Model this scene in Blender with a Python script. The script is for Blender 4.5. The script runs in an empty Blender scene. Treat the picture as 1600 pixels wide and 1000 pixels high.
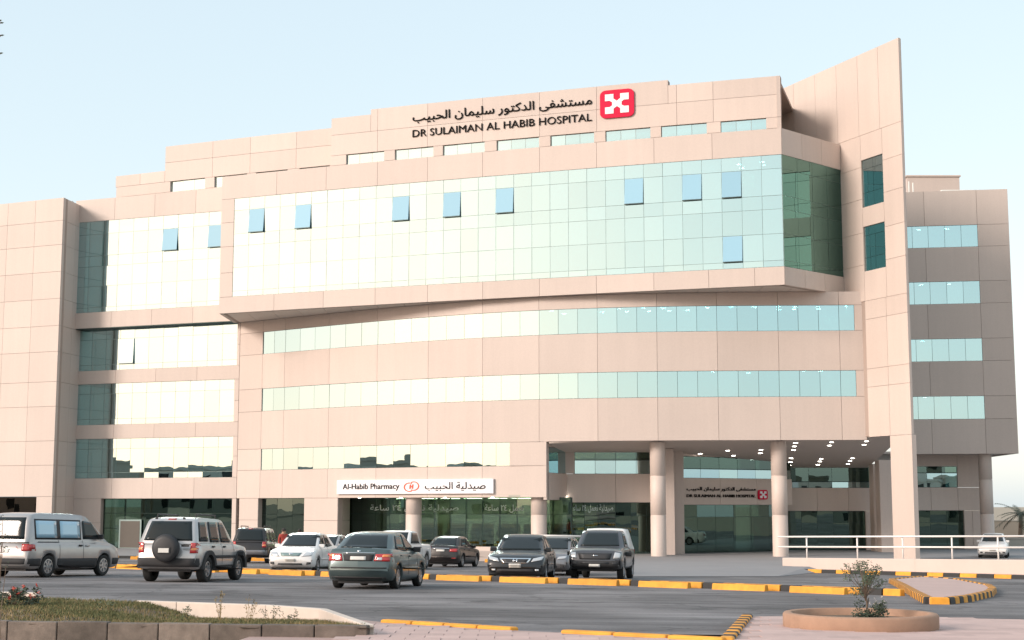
import bpy, bmesh, math, random
from mathutils import Vector, Matrix
from mathutils.bvhtree import BVHTree
random.seed(7)
scn = bpy.context.scene
col = scn.collection
R = math.radians

# ------------------------------------------------------------------ camera, sky, sun, exposure
F, HZ, CZ = 2300.0, 790.0, 1.55            # focal length in photo pixels, horizon row, eye height
PITCH = math.atan((HZ - 500.0) / F)
cam_d = bpy.data.cameras.new('camera')
cam = bpy.data.objects.new('camera', cam_d); col.objects.link(cam)
cam.location = (0, 0, CZ); cam.rotation_euler = (R(90) + PITCH, 0, 0)
cam_d.sensor_width = 36.0; cam_d.lens = 36.0 * F / 1600.0
cam_d.clip_start = 0.5; cam_d.clip_end = 6000
scn.camera = cam

SUN_EL, SUN_AZ = R(24), math.atan2(-0.85, -0.53)      # azimuth measured from +Y towards +X
world = bpy.data.worlds.new('World'); scn.world = world; world.use_nodes = True
wn = world.node_tree.nodes; wl = world.node_tree.links
sky = wn.new('ShaderNodeTexSky'); sky.sky_type = 'NISHITA'; sky.sun_disc = False
sky.sun_elevation = SUN_EL; sky.sun_rotation = SUN_AZ
sky.air_density = 1.0; sky.dust_density = 2.5; sky.ozone_density = 1.0; sky.altitude = 600
bg = wn['Background']; bg.inputs['Strength'].default_value = 0.12
# thin even veil of high haze over the whole dome, added to the clear-sky colour
def vmath(op, a, b, c=None):
    n_ = wn.new('ShaderNodeVectorMath'); n_.operation = op
    for k_, q_ in enumerate((a, b, c)):
        if q_ is None: continue
        if isinstance(q_, tuple): n_.inputs[k_].default_value = q_
        else: wl.new(q_, n_.inputs[k_])
    return n_.outputs[0]
skc = sky.outputs['Color']
num = vmath('MULTIPLY', skc, (0.64, 0.54, 0.38)); den = vmath('MULTIPLY_ADD', skc, (0.032, 0.058, 0.07), (1, 1, 1))
wl.new(vmath('ADD', vmath('DIVIDE', num, den), (2.14, 2.60, 3.02)), bg.inputs['Color'])
sun_d = bpy.data.lights.new('sun', 'SUN'); sun_d.energy = 1.75; sun_d.angle = R(18); sun_d.color = (1.0, 0.89, 0.80)
sun = bpy.data.objects.new('sun', sun_d); col.objects.link(sun)
sdir = Vector((math.sin(SUN_AZ) * math.cos(SUN_EL), math.cos(SUN_AZ) * math.cos(SUN_EL), math.sin(SUN_EL)))
sun.location = sdir * 200; sun.rotation_euler = sdir.to_track_quat('Z', 'Y').to_euler()
vs = scn.view_settings
vs.view_transform = 'Standard'; vs.look = 'None'; vs.gamma = 1.0; vs.use_curve_mapping = False
vs.exposure = 1.0
scn.cycles.max_bounces = 8; scn.cycles.transparent_max_bounces = 16; scn.cycles.glossy_bounces = 4
scn.cycles.use_denoising = True

# ------------------------------------------------------------------ pixel helpers
def ray(px, py):
    dx = (px - 800) / F; dz = -(py - 500) / F
    return Vector((dx, math.cos(PITCH) - math.sin(PITCH) * dz, math.sin(PITCH) + math.cos(PITCH) * dz))
def aty(px, py, y):
    r = ray(px, py); t = y / r.y
    return Vector((r.x * t, y, CZ + r.z * t))
def zg(x, y):
    return max(-1.55, min(0.0, 0.35 - 0.0245 * y - 0.012 * x))
def gp(px, py, dz=0.0):
    r = ray(px, py); t = 8.0
    while t < 400:
        if CZ + r.z * t < zg(r.x * t, r.y * t) + dz: break
        t += 0.05
    return Vector((r.x * t, r.y * t, zg(r.x * t, r.y * t)))

# ------------------------------------------------------------------ materials
MATS = {}
def new_mat(name):
    m = bpy.data.materials.new(name); m.use_nodes = True
    MATS[name] = m
    return m, m.node_tree.nodes, m.node_tree.links
def pbr(name, color, rough=0.6, metal=0.0, coat=0.0, noise=0.0, nscale=4.0, rnd=0.0, bump=0.0, bscale=60.0, emis=None, estr=0.0, spec=0.5, stain=0.0, sscale=0.3, streak=0.0):
    m, n, l = new_mat(name)
    b = n['Principled BSDF']
    b.inputs['Roughness'].default_value = rough; b.inputs['Metallic'].default_value = metal
    b.inputs['Coat Weight'].default_value = coat; b.inputs['Coat Roughness'].default_value = 0.04
    b.inputs['Specular IOR Level'].default_value = spec
    tc = n.new('ShaderNodeTexCoord'); geo = n.new('ShaderNodeNewGeometry')
    c = n.new('ShaderNodeRGB'); c.outputs[0].default_value = (*color, 1); out = c.outputs[0]
    if noise or rnd or stain or streak:
        val = None
        def add(sock, lo, hi):
            nonlocal val
            mr = n.new('ShaderNodeMapRange'); mr.inputs['To Min'].default_value = lo; mr.inputs['To Max'].default_value = hi
            l.new(sock, mr.inputs['Value'])
            if val is None: val = mr.outputs[0]
            else:
                mu = n.new('ShaderNodeMath'); mu.operation = 'MULTIPLY'
                l.new(val, mu.inputs[0]); l.new(mr.outputs[0], mu.inputs[1]); val = mu.outputs[0]
        if noise:
            t = n.new('ShaderNodeTexNoise'); t.inputs['Scale'].default_value = nscale; t.inputs['Detail'].default_value = 6
            t.inputs['Roughness'].default_value = 0.65
            l.new(geo.outputs['Position'], t.inputs['Vector']); add(t.outputs['Fac'], 1 - noise, 1 + noise)
        if stain:
            t = n.new('ShaderNodeTexNoise'); t.inputs['Scale'].default_value = sscale; t.inputs['Detail'].default_value = 3
            l.new(geo.outputs['Position'], t.inputs['Vector']); add(t.outputs['Fac'], 1 - stain, 1 + stain)
        if streak:
            mp = n.new('ShaderNodeMapping'); mp.inputs['Scale'].default_value = (1.6, 1.6, .07)
            t = n.new('ShaderNodeTexNoise'); t.inputs['Scale'].default_value = 1.0; t.inputs['Detail'].default_value = 5; t.inputs['Roughness'].default_value = .7
            l.new(geo.outputs['Position'], mp.inputs['Vector']); l.new(mp.outputs[0], t.inputs['Vector']); add(t.outputs['Fac'], 1 - streak, 1 + streak)
        if rnd:
            o = n.new('ShaderNodeObjectInfo'); add(o.outputs['Random'], 1 - rnd, 1 + rnd)
        mx = n.new('ShaderNodeVectorMath'); mx.operation = 'SCALE'
        l.new(out, mx.inputs[0]); l.new(val, mx.inputs['Scale']); out = mx.outputs[0]
    l.new(out, b.inputs['Base Color'])
    if bump:
        t = n.new('ShaderNodeTexNoise'); t.inputs['Scale'].default_value = bscale; t.inputs['Detail'].default_value = 4
        l.new(geo.outputs['Position'], t.inputs['Vector'])
        bp = n.new('ShaderNodeBump'); bp.inputs['Strength'].default_value = bump; bp.inputs['Distance'].default_value = 0.02
        l.new(t.outputs['Fac'], bp.inputs['Height']); l.new(bp.outputs[0], b.inputs['Normal'])
    if emis:
        b.inputs['Emission Color'].default_value = (*emis, 1); b.inputs['Emission Strength'].default_value = estr
    return m
def glass(name, refl, trans, fac, rough=0.0):
    m, n, l = new_mat(name)
    n.remove(n['Principled BSDF'])
    g = n.new('ShaderNodeBsdfGlossy'); g.inputs['Color'].default_value = (*refl, 1); g.inputs['Roughness'].default_value = rough
    t = n.new('ShaderNodeBsdfTransparent'); t.inputs['Color'].default_value = (*trans, 1)
    oi = n.new('ShaderNodeObjectInfo'); rr = n.new('ShaderNodeMapRange'); rr.inputs['To Min'].default_value = 0.95; rr.inputs['To Max'].default_value = 1.03
    sc_ = n.new('ShaderNodeVectorMath'); sc_.operation = 'SCALE'; sc_.inputs[0].default_value = refl
    l.new(oi.outputs['Random'], rr.inputs['Value']); l.new(rr.outputs[0], sc_.inputs['Scale']); l.new(sc_.outputs[0], g.inputs['Color'])
    geo = n.new('ShaderNodeNewGeometry'); wv = n.new('ShaderNodeTexNoise'); wv.inputs['Scale'].default_value = 0.9; wv.inputs['Detail'].default_value = 1
    bp = n.new('ShaderNodeBump'); bp.inputs['Strength'].default_value = 0.12; bp.inputs['Distance'].default_value = 0.012
    l.new(geo.outputs['Position'], wv.inputs['Vector']); l.new(wv.outputs['Fac'], bp.inputs['Height']); l.new(bp.outputs[0], g.inputs['Normal'])
    fr = n.new('ShaderNodeLayerWeight'); fr.inputs['Blend'].default_value = 0.35
    mr = n.new('ShaderNodeMapRange'); mr.inputs['To Min'].default_value = fac; mr.inputs['To Max'].default_value = 1.0
    l.new(fr.outputs['Fresnel'], mr.inputs['Value'])
    mx = n.new('ShaderNodeMixShader')
    l.new(mr.outputs[0], mx.inputs[0]); l.new(t.outputs[0], mx.inputs[1]); l.new(g.outputs[0], mx.inputs[2])
    l.new(mx.outputs[0], n['Material Output'].inputs['Surface'])
    return m

STONE = (0.57, 0.475, 0.42)
M_stone = pbr('stone_cladding', STONE, 0.55, noise=0.09, nscale=11, rnd=0.045, stain=0.07, streak=0.07, sscale=0.22, bump=0.08, bscale=40)
M_core = pbr('wall_core', (0.36, 0.285, 0.245), 0.9)
M_soffit = pbr('soffit_panel', (0.64, 0.55, 0.49), 0.7, noise=0.05, nscale=5, rnd=0.02)
M_glass = glass('coated_glass', (0.63, 0.86, 0.91), (0.26, 0.50, 0.48), 0.70)
M_glassd = glass('coated_glass_dim_reflection', (0.17, 0.31, 0.28), (0.10, 0.22, 0.20), 0.72)  # copy of the coated glass, the fin's dark reflection put into its colour
M_sash = pbr('vent_film_glass', (0.29, 0.50, 0.62), 0.5, 0.0, 0.0, spec=.2, rnd=.05)
M_shop = glass('shop_glass', (0.50, 0.70, 0.66), (0.32, 0.42, 0.36), 0.16)
M_alu = pbr('dark_aluminium', (0.05, 0.075, 0.07), 0.4, 0.6)
M_alul = pbr('grey_aluminium', (0.25, 0.33, 0.32), 0.4, 0.5)
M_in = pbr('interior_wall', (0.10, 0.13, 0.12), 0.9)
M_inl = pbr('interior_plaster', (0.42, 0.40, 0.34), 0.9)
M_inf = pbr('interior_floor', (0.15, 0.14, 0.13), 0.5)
M_lamp = pbr('lamp_light', (0.9, 0.9, 0.85), 0.5, emis=(1.0, 0.95, 0.85), estr=9.0)
M_tube = pbr('tube_light', (0.9, 0.9, 0.85), 0.5, emis=(1.0, 0.93, 0.70), estr=40.0)
M_room = pbr('room_lamp', (0.9, 0.9, 0.85), 0.5, emis=(1.0, 0.96, 0.88), estr=45.0)
def asphalt():
    m, n, l = new_mat('asphalt'); b = n['Principled BSDF']; b.inputs['Roughness'].default_value = .88
    geo = n.new('ShaderNodeNewGeometry')
    def tex(scale, vec=(1, 1, 1), detail=5, rough=.6, rot=0.0):
        mp = n.new('ShaderNodeMapping'); mp.inputs['Scale'].default_value = vec; mp.inputs['Rotation'].default_value = (0, 0, rot)
        t = n.new('ShaderNodeTexNoise'); t.inputs['Scale'].default_value = scale; t.inputs['Detail'].default_value = detail; t.inputs['Roughness'].default_value = rough
        l.new(geo.outputs['Position'], mp.inputs['Vector']); l.new(mp.outputs[0], t.inputs['Vector']); return t.outputs['Fac']
    def rng(x, a0, a1, b0, b1):
        r = n.new('ShaderNodeMapRange'); r.inputs['From Min'].default_value = a0; r.inputs['From Max'].default_value = a1; r.inputs['To Min'].default_value = b0; r.inputs['To Max'].default_value = b1
        l.new(x, r.inputs['Value']); return r.outputs[0]
    def mul(a, c):
        q = n.new('ShaderNodeMath'); q.operation = 'MULTIPLY'; l.new(a, q.inputs[0]); l.new(c, q.inputs[1]); return q.outputs[0]
    f = rng(tex(24, detail=3, rough=.8), .3, .7, .80, 1.20)                       # grit
    f = mul(f, rng(tex(.22, detail=4), .35, .65, .66, 1.30))                      # patches
    f = mul(f, rng(tex(1.0, (.10, 1.3, 1), 5, .7, R(4)), .38, .62, .70, 1.32))    # wheel wear across the lane
    f = mul(f, rng(tex(.7, detail=3), .58, .68, 1.0, .58))                       # oil stains
    v = n.new('ShaderNodeTexVoronoi'); v.feature = 'DISTANCE_TO_EDGE'; v.inputs['Scale'].default_value = .16
    dz = n.new('ShaderNodeVectorMath'); dz.operation = 'MULTIPLY_ADD'; nz = n.new('ShaderNodeTexNoise'); nz.inputs['Scale'].default_value = .8; nz.inputs['Detail'].default_value = 4
    l.new(geo.outputs['Position'], nz.inputs['Vector']); l.new(nz.outputs['Color'], dz.inputs[0]); dz.inputs[1].default_value = (2.2, 2.2, 0); l.new(geo.outputs['Position'], dz.inputs[2]); l.new(dz.outputs[0], v.inputs['Vector'])
    f = mul(f, rng(v.outputs['Distance'], .0, .009, .55, 1.0))                    # cracks and tar joints
    sc_ = n.new('ShaderNodeVectorMath'); sc_.operation = 'SCALE'; sc_.inputs[0].default_value = (.158, .149, .150); l.new(f, sc_.inputs['Scale']); l.new(sc_.outputs[0], b.inputs['Base Color'])
    t = tex(70, detail=3, rough=.8); bp = n.new('ShaderNodeBump'); bp.inputs['Strength'].default_value = .5; bp.inputs['Distance'].default_value = .02; l.new(t, bp.inputs['Height']); l.new(bp.outputs[0], b.inputs['Normal'])
    return m
M_asphalt = asphalt()
M_sand = pbr('dry_ground', (0.34, 0.28, 0.21), 0.95, noise=0.2, nscale=0.4, bump=0.3, bscale=8)
M_conc = pbr('pale_concrete', (0.25, 0.245, 0.25), 0.8, noise=0.12, nscale=2, stain=0.12, sscale=0.3)
M_pave = pbr('pink_paving', (0.50, 0.36, 0.325), 0.85, noise=0.12, nscale=6, rnd=0.09, stain=0.12, sscale=0.8, bump=0.2, bscale=50)
M_grout = pbr('paving_joint', (0.40, 0.285, 0.255), 0.95, noise=0.15)
M_yel = pbr('yellow_paint', (0.76, 0.33, 0.035), 0.7, noise=0.28, nscale=7, rnd=0.10, stain=0.32, sscale=2.4, bump=0.15)
M_blk = pbr('black_paint', (0.028, 0.027, 0.027), 0.7, noise=0.3, nscale=9, bump=0.15)
M_white = pbr('white_paint', (0.56, 0.465, 0.41), 0.6, noise=0.05, nscale=3, stain=0.08, sscale=0.9)
M_rail = pbr('rail_paint', (0.78, 0.74, 0.70), 0.4)
M_kstone = pbr('kerb_stone', (0.155, 0.125, 0.105), 0.85, noise=0.4, nscale=7, rnd=0.28, stain=0.5, sscale=3.5, bump=0.3)
M_kwhite = pbr('kerb_white', (0.62, 0.53, 0.46), 0.8, noise=0.12, nscale=6, rnd=0.05)
M_soil = pbr('soil', (0.15, 0.11, 0.075), 0.95, noise=0.35, nscale=6, bump=0.6, bscale=25)
M_grass = pbr('grass_blades', (0.115, 0.12, 0.045), 0.8, noise=0.45, nscale=2.2)
M_straw = pbr('dry_grass', (0.26, 0.19, 0.09), 0.85, noise=0.3, nscale=3)
M_leaf = pbr('leaf', (0.075, 0.095, 0.05), 0.6, noise=0.45, nscale=9)
M_leafd = pbr('leaf_dark', (0.045, 0.06, 0.032), 0.6, noise=0.4, nscale=5)
M_bark = pbr('bark', (0.16, 0.115, 0.085), 0.9, noise=0.3, nscale=20)
M_flow = pbr('flower_red', (0.55, 0.06, 0.03), 0.6, noise=0.3, nscale=12)
M_terra = pbr('planter_render', (0.36, 0.22, 0.15), 0.9, noise=0.15, nscale=9, stain=0.2, sscale=4, bump=0.25)
M_tyre = pbr('tyre_rubber', (0.018, 0.018, 0.018), 0.85, noise=0.2, nscale=20)
M_rim = pbr('alloy', (0.42, 0.42, 0.43), 0.35, 0.8)
M_chrome = pbr('chrome', (0.75, 0.75, 0.76), 0.12, 1.0)
M_black = pbr('black_plastic', (0.025, 0.025, 0.027), 0.55)
M_trim = pbr('grey_plastic', (0.042, 0.041, 0.042), 0.75, spec=.3)
M_carglass = pbr('car_glass', (0.016, 0.022, 0.024), 0.06, 0.0, 0.0, spec=0.3)
M_carblue = pbr('car_glass_reflection_tint', (0.30, 0.52, 0.66), 0.08, 0.0, 1.0, spec=0.9)  # pale blue reflection painted into the glass colour of the van's right windows
M_red = pbr('tail_lamp', (0.42, 0.02, 0.02), 0.15, 0.0, 1.0)
M_amber = pbr('turn_lamp', (0.70, 0.24, 0.06), 0.15, 0.0, 1.0)
M_lens = pbr('head_lamp', (0.55, 0.56, 0.57), 0.10, 0.3, 1.0)
M_plate = pbr('plate', (0.62, 0.60, 0.56), 0.5, noise=0.1, nscale=30)
M_ink = pbr('lettering_black', (0.010, 0.009, 0.009), 0.8, spec=.1)
M_logo = pbr('emblem_red', (0.60, 0.008, 0.05), 0.6, spec=.2)
M_board = pbr('sign_white', (0.80, 0.77, 0.78), 0.5)
M_orange = pbr('emblem_orange', (0.70, 0.10, 0.05), 0.4)
M_decal = pbr('decal_white', (0.55, 0.62, 0.58), 0.6)
M_roofw = pbr('roof_plant_white', (0.80, 0.79, 0.74), 0.5)
M_skin = pbr('skin', (0.42, 0.24, 0.16), 0.6)
M_hair = pbr('hair', (0.02, 0.016, 0.013), 0.7)
M_shirt = pbr('red_cloth', (0.40, 0.055, 0.04), 0.85)
M_shirt2 = pbr('blue_cloth', (0.12, 0.16, 0.22), 0.85)
M_trou = pbr('dark_cloth', (0.045, 0.045, 0.05), 0.85)
M_house = pbr('far_render', (0.34, 0.29, 0.24), 0.9, noise=0.1, nscale=0.6)
M_house2 = pbr('far_render_pale', (0.45, 0.41, 0.36), 0.9, noise=0.1, nscale=0.6)
M_blue = pbr('blue_cone', (0.06, 0.13, 0.22), 0.6)
M_shelf = pbr('shelf_goods', (0.30, 0.20, 0.12), 0.8, noise=0.7, nscale=3.5)
def paint(name, c, metal=0.35, rough=0.32): return pbr(name, c, rough, metal, 0.55, noise=0.10, nscale=3.0, stain=.08, sscale=1.2)
P_silver = paint('paint_silver', (0.42, 0.40, 0.39), 0.5)
P_silver2 = paint('paint_pale_silver', (0.50, 0.48, 0.47), 0.5)
P_green = paint('paint_grey_green', (0.085, 0.118, 0.120), 0.5)
P_black = paint('paint_black', (0.014, 0.015, 0.017), 0.1)
P_blackb = paint('paint_dark_brown_black', (0.018, 0.014, 0.013), 0.1)
P_white = paint('paint_white', (0.74, 0.72, 0.70), 0.0)
P_grey = paint('paint_charcoal', (0.075, 0.075, 0.082), 0.4)
P_mid = paint('paint_mid_grey', (0.22, 0.22, 0.23), 0.5)

# ------------------------------------------------------------------ mesh helpers
def mesh_obj(name, verts, faces, mat, parent=None, smooth=False, loc=None):
    me = bpy.data.meshes.new(name)
    me.from_pydata([tuple(v) for v in verts], [], faces)
    me.materials.append(mat)
    if smooth: me.shade_smooth()
    o = bpy.data.objects.new(name, me); col.objects.link(o)
    if parent is not None: o.parent = parent
    if loc is not None: o.location = loc
    return o
def fixn(o):
    bm = bmesh.new(); bm.from_mesh(o.data); bmesh.ops.recalc_face_normals(bm, faces=bm.faces); bm.to_mesh(o.data); bm.free()
    return o
def tag(o, label, cat, group=None):
    o['label'] = label; o['category'] = cat
    if group: o['group'] = group
    return o
def struct(o): o['kind'] = 'structure'; return o
def stuff(o, label=None, cat=None):
    o['kind'] = 'stuff'
    if label: o['label'] = label; o['category'] = cat
    return o
def empty(name, loc, rz=0.0):
    e = bpy.data.objects.new(name, None); col.objects.link(e)
    e.location = loc; e.rotation_euler = (0, 0, rz); e.empty_display_size = 0.3
    return e
BOXF = [(0, 3, 2, 1), (4, 5, 6, 7), (0, 1, 5, 4), (1, 2, 6, 5), (2, 3, 7, 6), (3, 0, 4, 7)]
class MB:
    def __init__(s): s.v = []; s.f = []
    def hexa(s, v8):
        n = len(s.v); s.v += [tuple(v) for v in v8]; s.f += [tuple(n + i for i in f) for f in BOXF]; return s
    def box(s, c, d, rz=0.0):
        ca, sa = math.cos(rz), math.sin(rz); hx, hy, hz = d[0] / 2, d[1] / 2, d[2] / 2
        return s.hexa([(c[0] + x * ca - y * sa, c[1] + x * sa + y * ca, c[2] + z) for z in (-hz, hz) for x, y in ((-hx, -hy), (hx, -hy), (hx, hy), (-hx, hy))])
    def tube(s, a, b, r0, r1=None, n=8, caps=True):
        a = Vector(a); b = Vector(b); r1 = r0 if r1 is None else r1
        d = (b - a).normalized(); u = d.orthogonal().normalized(); w = d.cross(u); k = len(s.v)
        for p, r in ((a, r0), (b, r1)):
            for i in range(n):
                t = 2 * math.pi * i / n; s.v.append(tuple(p + (u * math.cos(t) + w * math.sin(t)) * r))
        for i in range(n):
            j = (i + 1) % n; s.f.append((k + i, k + j, k + n + j, k + n + i))
        if caps: s.f.append(tuple(k + i for i in reversed(range(n)))); s.f.append(tuple(k + n + i for i in range(n)))
        return s
    def lathe(s, prof, c=(0, 0, 0), n=20, axis='z'):
        k = len(s.v); m = len(prof)
        for i in range(n):
            t = 2 * math.pi * i / n; ct, st = math.cos(t), math.sin(t)
            for r, h in prof:
                if axis == 'z': p = (r * ct, r * st, h)
                else: p = (r * ct, h, r * st)
                s.v.append((c[0] + p[0], c[1] + p[1], c[2] + p[2]))
        for i in range(n):
            j = (i + 1) % n
            for q in range(m - 1): s.f.append((k + i * m + q, k + j * m + q, k + j * m + q + 1, k + i * m + q + 1))
        return s
    def poly(s, pts, z0, z1):
        n = len(pts); k = len(s.v)
        zz = lambda p, z: z(p[0], p[1]) if callable(z) else z
        s.v += [(p[0], p[1], zz(p, z0)) for p in pts] + [(p[0], p[1], zz(p, z1)) for p in pts]
        s.f.append(tuple(k + i for i in reversed(range(n)))); s.f.append(tuple(k + n + i for i in range(n)))
        for i in range(n): j = (i + 1) % n; s.f.append((k + i, k + j, k + n + j, k + n + i))
        return s
    def build(s, name, mat, parent=None, smooth=False, org=None, fix=False):
        v = s.v if org is None else [(p[0] - org[0], p[1] - org[1], p[2] - org[2]) for p in s.v]
        o = mesh_obj(name, v, s.f, mat, parent, smooth)
        return fixn(o) if fix else o
def bevel(o, w=0.02, seg=2):
    m = o.modifiers.new('bevel', 'BEVEL'); m.width = w; m.segments = seg; m.limit_method = 'ANGLE'; m.angle_limit = R(40)
    return o

# ------------------------------------------------------------------ ground
def sheet(name, xs, ys, mat, dz=0.0):
    v = [(x, y, zg(x, y) + dz) for y in ys for x in xs]; w = len(xs)
    f = [(j * w + i, j * w + i + 1, (j + 1) * w + i + 1, (j + 1) * w + i) for j in range(len(ys) - 1) for i in range(w - 1)]
    return struct(mesh_obj(name, v, f, mat))
def axis_vals(a, b, step, far):
    out = [-far, -far * .5, -far * .25, -300, -180]; x = a
    while x <= b + 1e-6: out.append(x); x += step
    return out + [180, 300, far * .25, far * .5, far]
sheet('ground', axis_vals(-120, 120, 4, 3000), axis_vals(-120, 140, 4, 3000), M_sand, -0.03)
def frange(a, b, st):
    n = int(round((b - a) / st)); return [a + (b - a) * i / n for i in range(n + 1)]
sheet('parking_lot', frange(-80, 80, 1.0), frange(20.2, 88, 1.0), M_asphalt, 0.0)
apron = struct(MB().poly([(-60, 88), (80, 88), (80, 125), (-60, 125)], -1.7, -1.535).build('apron_pavement', M_conc))
dv = [gp(985, 901), gp(1216, 901)]
MB().poly([(dv[0].x, dv[0].y), (dv[1].x, dv[1].y), (14.6, 70), (19.2, 88.2), (6.6, 88.2)], lambda x, y: zg(x, y) + .002, lambda x, y: zg(x, y) + .02).build('driveway', M_conc)
struct(bpy.data.objects['driveway'])

# ------------------------------------------------------------------ building paths
class Path:
    def __init__(s, pts):
        s.p = [Vector((a[0], a[1], 0)) for a in pts]; s.c = [0.0]
        for a, b in zip(s.p, s.p[1:]): s.c.append(s.c[-1] + (b - a).length)
        s.L = s.c[-1]
    def P(s, t):
        if t <= 0: return s.p[0] + (s.p[1] - s.p[0]).normalized() * t
        for i in range(len(s.c) - 1):
            if t <= s.c[i + 1] or i == len(s.c) - 2:
                return s.p[i] + (s.p[i + 1] - s.p[i]).normalized() * (t - s.c[i])
    def N(s, t):
        d = (s.P(t + .3) - s.P(t - .3)).normalized(); return Vector((d.y, -d.x, 0))
    def s_at(s, px, py=500):
        r = ray(px, py); k = r.x / r.y; lo, hi = -6.0, s.L + 6
        for _ in range(50):
            m = (lo + hi) / 2; q = s.P(m)
            if q.x / q.y < k: lo = m
            else: hi = m
        return lo
    def off(s, d):
        return Path([s.P(t) + s.N(t) * d for t in ([0.0] + [c for c in s.c[1:-1]] + [s.L])])
def lagr(pts):
    def f(x):
        t = 0
        for i, (a, b) in enumerate(pts):
            q = b
            for j, (c, d) in enumerate(pts):
                if i != j: q *= (x - c) / (a - c)
            t += q
        return t
    return f
import numpy as np
curve = [(-20.2, 105.5), (-17.65, 103.91), (-14.76, 101.81), (-12.44, 99.9), (-10.01, 98.2), (-7.79, 96.8), (-5.45, 95.4), (-1.89, 93.6), (.49, 92.55), (2.89, 91.65), (5.31, 91.0), (7.7, 90.45), (11.41, 90.0), (13.88, 89.85), (17.67, 89.8), (21.5, 89.5)]
cf = np.polyfit([a[0] for a in curve], [a[1] for a in curve], 4)
PM = Path([(x, float(np.polyval(cf, x))) for x in np.linspace(-19.55, 21.6, 60)])
bf = lagr([(-20.1, 100.05), (4, 90.76), (16.25, 86.72)])
PB = Path([(x, bf(x)) for x in np.linspace(-20.1, 16.25, 40)])
EF, JF, BF = Vector((23.2, 85.6, 0)), Vector((20.78, 90.95, 0)), Vector((17.75, 97.6, 0))
PF = Path([BF, EF])                                     # fin: from its back end to its front edge
PBS = Path([PB.P(PB.L), JF + Vector((.02, .05, 0))])      # side of the projecting box
qa = aty(119, 579, 110.2); qb = Vector((-19.55, float(np.polyval(cf, -19.55)), 0))
PR = Path([(qa.x, qa.y), (qb.x, qb.y)])                 # recessed facade on the left
PT = Path([(-50.0, 114.05), (-33.06, 106.6)])           # tower front
PTS = Path([(-33.06, 106.6), (qa.x + .25, qa.y + .3)])  # tower return
PW = Path([(23.6, 104.75), (35.3, 102.9)])              # rear wing
PS1 = Path([(x, bf(x) + 2.5) for x in np.linspace(-12.5, 16.7, 30)])
PS2 = Path([(x, bf(x) + 5.1) for x in np.linspace(-30.0, -12.0, 24)])

ORG = Vector((0, 95, -1.55))
hosp = empty('hospital_building', ORG)
tag(hosp, 'large beige stone clad hospital with curved facade, mirrored glazing and tall pointed fin', 'building')
def slab(name, path, s0, s1, z0, z1, off, th, mat, gap=0.010, gz=None, jit=0.0, parent=None):
    a = path.P(s0 + gap); b = path.P(s1 - gap); d = (b - a).normalized(); n = Vector((d.y, -d.x, 0))
    gz = gap if gz is None else gz
    j = [random.uniform(-jit, jit) for _ in range(3)]
    v = []
    for z, zi in ((z0 + gz, 0), (z1 - gz, 1)):
        f0 = off + j[0] + (j[2] if zi else 0); f1 = off + j[1] + (j[2] if zi else 0)
        v += [a + n * f0 + Vector((0, 0, z)), b + n * f1 + Vector((0, 0, z)), b + n * (f1 - th) + Vector((0, 0, z)), a + n * (f0 - th) + Vector((0, 0, z))]
    return MB().hexa(v).build(name, mat, parent or hosp, org=ORG)
def panels(path, ss, zs, off=0.0, th=0.25, mat=None, name='stone_panel', skip=None):
    for i in range(len(ss) - 1):
        for k in range(len(zs) - 1):
            if skip and skip(i, k): continue
            slab(name, path, ss[i], ss[i + 1], zs[k], zs[k + 1], off, th, mat or M_stone)
def core(path, s0, s1, z0, z1, off=-0.085, th=0.4, mat=None, name='wall_core', step=3.0, sm=0.0):
    m = MB(); n = max(1, int((s1 - s0) / step + .5))
    for i in range(n):
        a = s0 + (s1 - s0) * i / n; b = s0 + (s1 - s0) * (i + 1) / n
        pa, pb = path.P(a), path.P(b); na, nb = path.N(a), path.N(b)
        m.hexa([p + q * o + Vector((0, 0, z)) for z in (z0, z1) for p, q, o in ((pa, na, off), (pb, nb, off), (pb, nb, off - th), (pa, na, off - th))])
    return m.build(name, mat or M_core, hosp, org=ORG)
def sub(a, b, n): return [a + (b - a) * i / n for i in range(n + 1)]
def glazing(path, ss, zs, off=-0.06, mat=None, name='window_pane', frame=M_alu, bar=0.05, skip=None, jit=0.006, fd=0.10, outer=True):
    m = MB()
    def bar_v(s, w=bar):
        p = path.P(s); n = path.N(s); d = Vector((-n.y, n.x, 0))
        m.hexa([p + d * x + n * o + Vector((0, 0, z)) for z in (zs[0], zs[-1]) for x, o in ((-w / 2, off - .018), (w / 2, off - .018), (w / 2, off - fd), (-w / 2, off - fd))])
    for s in ss: bar_v(s)
    for z in zs:
        for a, b in zip(ss, ss[1:]):
            pa, pb = path.P(a), path.P(b); d = (pb - pa).normalized(); n = Vector((d.y, -d.x, 0))
            pa = pa + d * bar / 2; pb = pb - d * bar / 2
            m.hexa([p + n * o + Vector((0, 0, zz)) for zz in (z - bar / 2, z + bar / 2) for p, o in ((pa, off - .02), (pb, off - .02), (pb, off - fd + .002), (pa, off - fd + .002))])
    m.build('mullion_frame', frame, hosp, org=ORG)
    for i in range(len(ss) - 1):
        for k in range(len(zs) - 1):
            if skip and (i, k) in skip: continue
            slab(name, path, ss[i], ss[i + 1], zs[k], zs[k + 1], off, 0.012, mat or M_glass, gap=0.011, jit=jit)
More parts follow.
